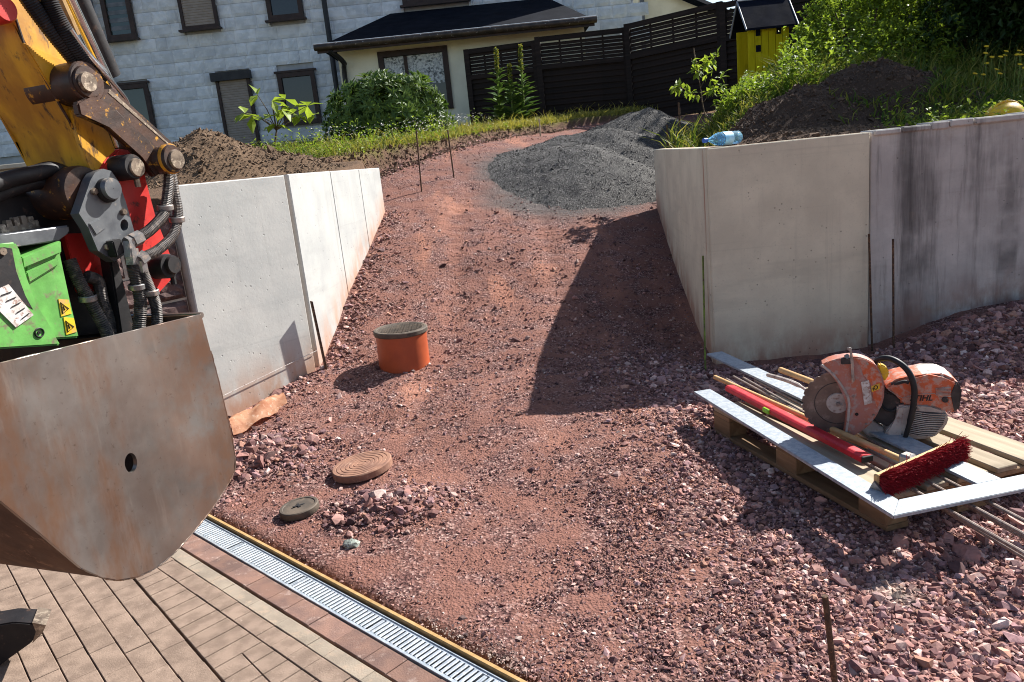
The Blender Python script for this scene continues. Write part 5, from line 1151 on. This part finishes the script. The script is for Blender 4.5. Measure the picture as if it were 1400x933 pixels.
n_ = 60000; y = rng.uniform(7.6, 11.5, n_); x = rng.uniform(1.9, 7.0, n_); a_, b_2 = masks(x, y); hp2 = np.hypot((x - 3.7) / 1.4, (y - 7.4) / .9); k = (b_2 > .75) & ((hp2 > .95) | (rng.random(n_) < .02)) & (rng.random(n_) < .6 + .7 * fbm(x, y, .8, 3)); x, y = x[k], y[k]
grass('grass', x, y, (.07 + np.where((x / y > .262) & (x / y < .372), .2, .5) * rng.random(len(x)) ** 2.2) * ss(7.5, 9.0, y + .3), 'tall bright grass on the bank above the right wall', .007, .35)
n_ = 11000; x = rng.uniform(3.0, 6.2, n_); y = rng.uniform(5.35, 7.4, n_); k = rng.random(n_) < ss(3.0, 4.3, x + .45 * (y - 6) + .9 * fbm(x, y, 1.2, 3)) * (np.hypot((x - 3.6) / 1.0, (y - 7.4) / .8) > .55); x, y = x[k], y[k]
hz = np.hypot((x - 3.75) / 1.15, (y - 7.5) / .85); grass('grass', x, y, rng.uniform(.05, .22, len(x)), 'low green weeds along the top of the old right wall', .007, .15, .5, np.clip(.5 * (1 - hz), 0, .4) * .9)
# leafy weeds among the grass
def weeds(name, x, y, hmax, L, per, mat, label):
    n0 = len(x); z = Z(x, y); hh = hmax * rng.random(n0) ** 1.5 + .05; P = np.repeat(np.stack([x, y, z], -1), per, 0); f = rng.random(n0 * per); P[:, 2] += f * np.repeat(hh, per); P[:, :2] += rng.normal(0, .025, (n0 * per, 2)); n = len(P)
    o = leafobj(name, [leaves(P, unit(n) * np.array([1, 1, .5]) + np.array([0, 0, .35]), np.array([[0, 0, 1.0]]) + .5 * unit(n), L * rng.uniform(.5, 1.3, n) * (1.2 - .6 * f), L * .4 * rng.uniform(.6, 1.2, n), np.clip(np.repeat(rng.random(n0), per) * .7 + .3 * rng.random(n), 0, 1))], MT[mat]); tag(o, label, 'weeds', kind='stuff')
n_ = 1500; y = rng.uniform(8.3, 10.6, n_); x = rng.uniform(2.5, 5.2, n_); a_, b_2 = masks(x, y); k = (b_2 > .7) & (rng.random(n_) < .55 + 1.2 * fbm(x, y, 1.0, 3)); x, y = x[k], y[k]; ph_ = (x / y > .262) & (x / y < .372) & (y < 11.3); weeds('weeds', x, y, np.where(ph_, .24, .75), .10, 15, 'leaf_bright', 'tall leafy weeds on the sunny bank above the right wall')
n_ = 220; y = rng.uniform(9.2, 12.6, n_); x = xL(y) - np.abs(rng.gamma(1.2, .8, n_)) - .05; weeds('weeds', x, y, .32, .07, 10, 'leaf_bright', 'small leafy weeds in the grass below the round shrub')
n_ = 300; y = rng.uniform(5.35, 6.2, n_); x = rng.uniform(3.0, 5.4, n_); k = rng.random(n_) < ss(2.9, 3.9, x); weeds('weeds', x[k], y[k], .16, .06, 9, 'leaf_bright', 'small leafy weeds on the edge of the old right wall')
# bushes on the right bank
G = 'bushes along the right bank'
def bz_(px, py, Y, rad, ncl, per, L, W, mat, label, base=None):
    p = at(px, py, Y=Y); return bush('bush', (p.x, Y, p.z), rad, ncl, per, L, W, MT[mat], label, 'bush', True, G, False, .4, .6)
bz_(1180, 40, 10.4, (.85, .7, .75), 420, 12, .07, .038, 'leaf_bright', 'sunlit pale green bush just right of the playhouse')
bz_(1265, 10, 10.8, (.95, .8, .9), 480, 12, .07, .038, 'leaf_bright', 'larger bright green bush behind the dark earth bank')
bz_(1110, 70, 10.6, (.40, .35, .36), 130, 10, .06, .032, 'leaf_bright', 'low leafy weed clump in front of the playhouse side')
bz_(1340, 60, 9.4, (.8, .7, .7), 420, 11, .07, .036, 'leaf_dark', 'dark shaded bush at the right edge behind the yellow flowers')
bz_(1225, 75, 9.6, (.55, .45, .35), 170, 10, .055, .03, 'leaf_bright', 'small bush growing on top of the dark earth bank')
def tree(c, base, rad, ncl, per, L, W, mat, label, tr):
    t = thing('tree', label, 'tree', base); b = Vector(base); cv = Vector(c)
    MB().tube([b - Vector((0, 0, .2)), b + (cv - b) * .35 + Vector((.06, 0, 0)), cv], [tr, tr * .75, tr * .3], 10).build('trunk', MT['bark'], t)
    m = MB()
    for k in range(9):
        q = b + (cv - b) * random.uniform(.35, .9); e = cv + Vector(unit(1)[0] * np.array(rad) * .75); m.tube([q, (q + e) / 2 + Vector((0, 0, .12)), e], [tr * .35, tr * .22, tr * .08], 6)
    m.build('limbs', MT['bark'], t)
    d = unit(ncl); pc = np.array(c) + d * np.array(rad) * ((.35 + .65 * rng.random(ncl) ** .5) * (1 + .3 * fbm(d[:, 0] * 2, d[:, 1] * 2 + d[:, 2], 1.5, 3)))[:, None]; P = np.repeat(pc, per, 0); n = len(P); P = P + rng.normal(0, .16, (n, 3)); P[:, 2] = np.maximum(P[:, 2], b.z + .15)
    tint = np.clip(np.repeat(rng.random(ncl), per) * .6 + .4 * rng.random(n), 0, 1)
    leafobj('crown', [leaves(P, unit(n) + np.array([0, 0, -.3]), np.array([0, 0, 1.0]) + .8 * unit(n), L * rng.uniform(.7, 1.2, n), W * rng.uniform(.7, 1.2, n), tint)], MT[mat], t)
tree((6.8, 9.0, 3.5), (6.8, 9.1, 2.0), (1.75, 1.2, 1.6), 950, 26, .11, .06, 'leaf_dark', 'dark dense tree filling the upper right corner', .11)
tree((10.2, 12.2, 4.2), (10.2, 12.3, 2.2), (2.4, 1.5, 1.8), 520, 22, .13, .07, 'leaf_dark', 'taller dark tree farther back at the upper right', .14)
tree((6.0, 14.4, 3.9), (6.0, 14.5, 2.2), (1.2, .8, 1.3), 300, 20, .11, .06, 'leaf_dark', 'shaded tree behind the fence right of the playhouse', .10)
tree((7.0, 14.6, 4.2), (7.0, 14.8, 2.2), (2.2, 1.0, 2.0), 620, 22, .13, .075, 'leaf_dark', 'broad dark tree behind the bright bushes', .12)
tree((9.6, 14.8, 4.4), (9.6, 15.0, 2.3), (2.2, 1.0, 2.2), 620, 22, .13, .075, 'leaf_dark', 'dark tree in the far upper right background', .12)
# large-leaved young tree left of the shrub
pt = at(365, 200, Y=10.6); bz0 = float(Z(np.array(pt.x), np.array(10.6)))
t = thing('sapling', 'young plant with big pale green leaves in front of the shuttered door', 'plant', (pt.x, 10.6, bz0))
tips = [at(px, py, Y=10.6 + random.uniform(-.2, .2)) for px, py in ((352, 130), (372, 138), (385, 150), (345, 158), (362, 163), (398, 148), (420, 145), (335, 155), (375, 170), (408, 158), (428, 158), (390, 136))]
m = MB(); parts = []
root = Vector((pt.x + .05, 10.6, bz0 - .05)); m.tube([root, at(378, 180, Y=10.6), at(372, 140, Y=10.6)], [.016, .012, .006], 7)
for q in tips:
    md = at(378, 175, Y=10.6).lerp(q, .5) + Vector((0, 0, .03)); m.tube([at(378, 178, Y=10.6), md, q], [.008, .006, .004], 6)
    n = 4; P = np.repeat(np.array([q[:]]), n, 0); D = unit(n) * np.array([1, 1, .35]) + np.array([0, 0, -.05]); parts.append(leaves(P, D, np.array([[0, 0, 1.0]]) + .35 * unit(n), rng.uniform(.15, .25, n), rng.uniform(.10, .16, n), rng.uniform(.5, 1, n), .12))
m.build('stems', MT['bark'], t); leafobj('leaves', parts, MT['leaf_bright'], t)
# mulleins before the fence
def mullein(px, pyt, pyb, Y, label):
    b_ = at(px, pyb, Y=Y); b_.z = float(Z(np.array(b_.x), np.array(Y))); tpx = at(px - 7, pyt, Y=Y); t = thing('mullein', label, 'plant', b_, 0, 'tall flower spikes by the fence'); H = tpx.z - b_.z
    MB().tube([b_ - Vector((0, 0, .05)), b_.lerp(tpx, .5), tpx], [.022, .018, .012], 8).build('stalk', MT['stake_green'], t)
    parts = []
    for k in range(70):
        f = random.random() ** 1.3 * .72; q = b_.lerp(tpx, f); a = random.uniform(0, 6.28); D = np.array([[math.cos(a), math.sin(a), .5]]); l = .34 * (1 - f) + .07; parts.append(leaves(np.array([q[:]]), D, np.array([[0, 0, 1.0]]) + .2 * unit(1), np.array([l]), np.array([l * .36]), np.array([random.random()]), .15))
    leafobj('leaves', parts, MT['leaf_mullein'], t)
    n = 130; f = rng.uniform(.66, 1.0, n); P = np.array([b_.lerp(tpx, v)[:] for v in f]); D = unit(n) * np.array([1, 1, .3]); leafobj('flower_spike', [leaves(P, D, np.array([[0, 0, 1.0]]) + .2 * unit(n), .055 * np.ones(n), .04 * np.ones(n), rng.random(n))], MT['grass'], t)
mullein(685, 66, 180, 14.2, 'tall flower spike by the fence, left of the three'); mullein(703, 88, 178, 14.0, 'shortest flower spike by the fence, in the middle'); mullein(718, 62, 178, 14.1, 'tall flower spike by the fence, right of the three')
# leafy sapling on the right bank edge
pb = at(972, 186, Y=9.0); t = thing('sapling', 'thin leafy sapling beside the right wall end, in front of the fence', 'plant', (pb.x, 9.0, pb.z))
m = MB(); parts = []; sp0 = [at(975, 190, Y=9.0), at(962, 150, Y=9.0), at(957, 115, Y=9.0), at(948, 66, Y=9.0)]; m.tube(spline(sp0, 4), .007, 6)
brs = [((958, 120), (980, 75)), ((960, 135), (935, 122)), ((957, 110), (945, 80)), ((962, 140), (990, 100)), ((955, 100), (968, 82)), ((935, 122), (922, 118)), ((958, 128), (985, 120))]
for a, b in brs:
    A_, B_ = at(*a, Y=9.0), at(*b, Y=9.0 + random.uniform(-.2, .2)); m.tube([A_, B_], [.005, .003], 5)
    for k in range(20):
        q = A_.lerp(B_, random.uniform(.3, 1.05)); parts.append(leaves(np.array([q[:]]), unit(1) + np.array([[0, 0, -.2]]), np.array([[0, 0, 1.0]]) + .6 * unit(1), np.array([random.uniform(.07, .115)]), np.array([random.uniform(.04, .06)]), np.array([random.uniform(.4, 1)]), .15))
m.build('stems', MT['bark'], t); leafobj('leaves', parts, MT['leaf_bright'], t)
# small white flowering weeds below the round shrub, yellow flowers right
def flower(p, h, mat, label, grp, rr=.02):
    t = thing('flower', label, 'flower', p, 0, grp); q = p + Vector((random.uniform(-.05, .05), random.uniform(-.05, .05), h)); MB().tube([p, q], .003, 5).build('stalk', MT['stake_green'], t); MB().lathe(q, (random.uniform(-.3, .3), -.4, 1), [(.001, -.006), (rr, .003), (rr * .8, .008), (.001, .010)], 9, False).build('bloom', MT[mat], t)
for k in range(16):
    p = at(random.uniform(1325, 1400), random.uniform(108, 140), Y=random.uniform(7.0, 7.8)); p.z = float(Z(np.array(p.x), np.array(p.y)))
    flower(p, random.uniform(.22, .5), 'petal', 'small yellow flower in the dark weeds at the right edge', 'yellow flowers at the right edge', .022)
n_ = 420; y = rng.uniform(11.0, 12.4, n_); x = xL(y) - rng.uniform(.2, 2.2, n_); P = np.stack([x, y, Z(x, y) + rng.uniform(.10, .30, n_)], -1)
o = leafobj('white_blossom', [leaves(P, unit(n_) * np.array([1, 1, .2]), np.array([[0, -.4, 1.0]]) + .3 * unit(n_), .03 * np.ones(n_), .026 * np.ones(n_), np.ones(n_))], MT['white_sticker']); tag(o, 'tiny white blossoms scattered in the grass below the round shrub', 'flowers', kind='stuff')
# yellow hard shell lying in the weeds
yp = at(1374, 150, Y=5.72); yp.z = float(Z(np.array(yp.x), np.array(5.72))) + .02; yh = thing('hard_hat', 'yellow plastic helmet lying in the weeds above the old right wall', 'helmet', yp)
MB().lathe(yp, (-.15, -.1, 1), [(.16, .0), (.165, .012), (.135, .016), (.13, .05), (.115, .09), (.08, .12), (.03, .134), (.001, .136)], 28, False).build('shell', MT['yellow_plastic'], yh, 50)
m = MB(); m.tube([yp + Vector((.12 * math.cos(a), -.02, .045 + .1 * math.sin(a))) for a in [math.pi * k / 10 for k in range(11)]], .008, 6); m.build('ridge', MT['yellow_plastic'], yh)
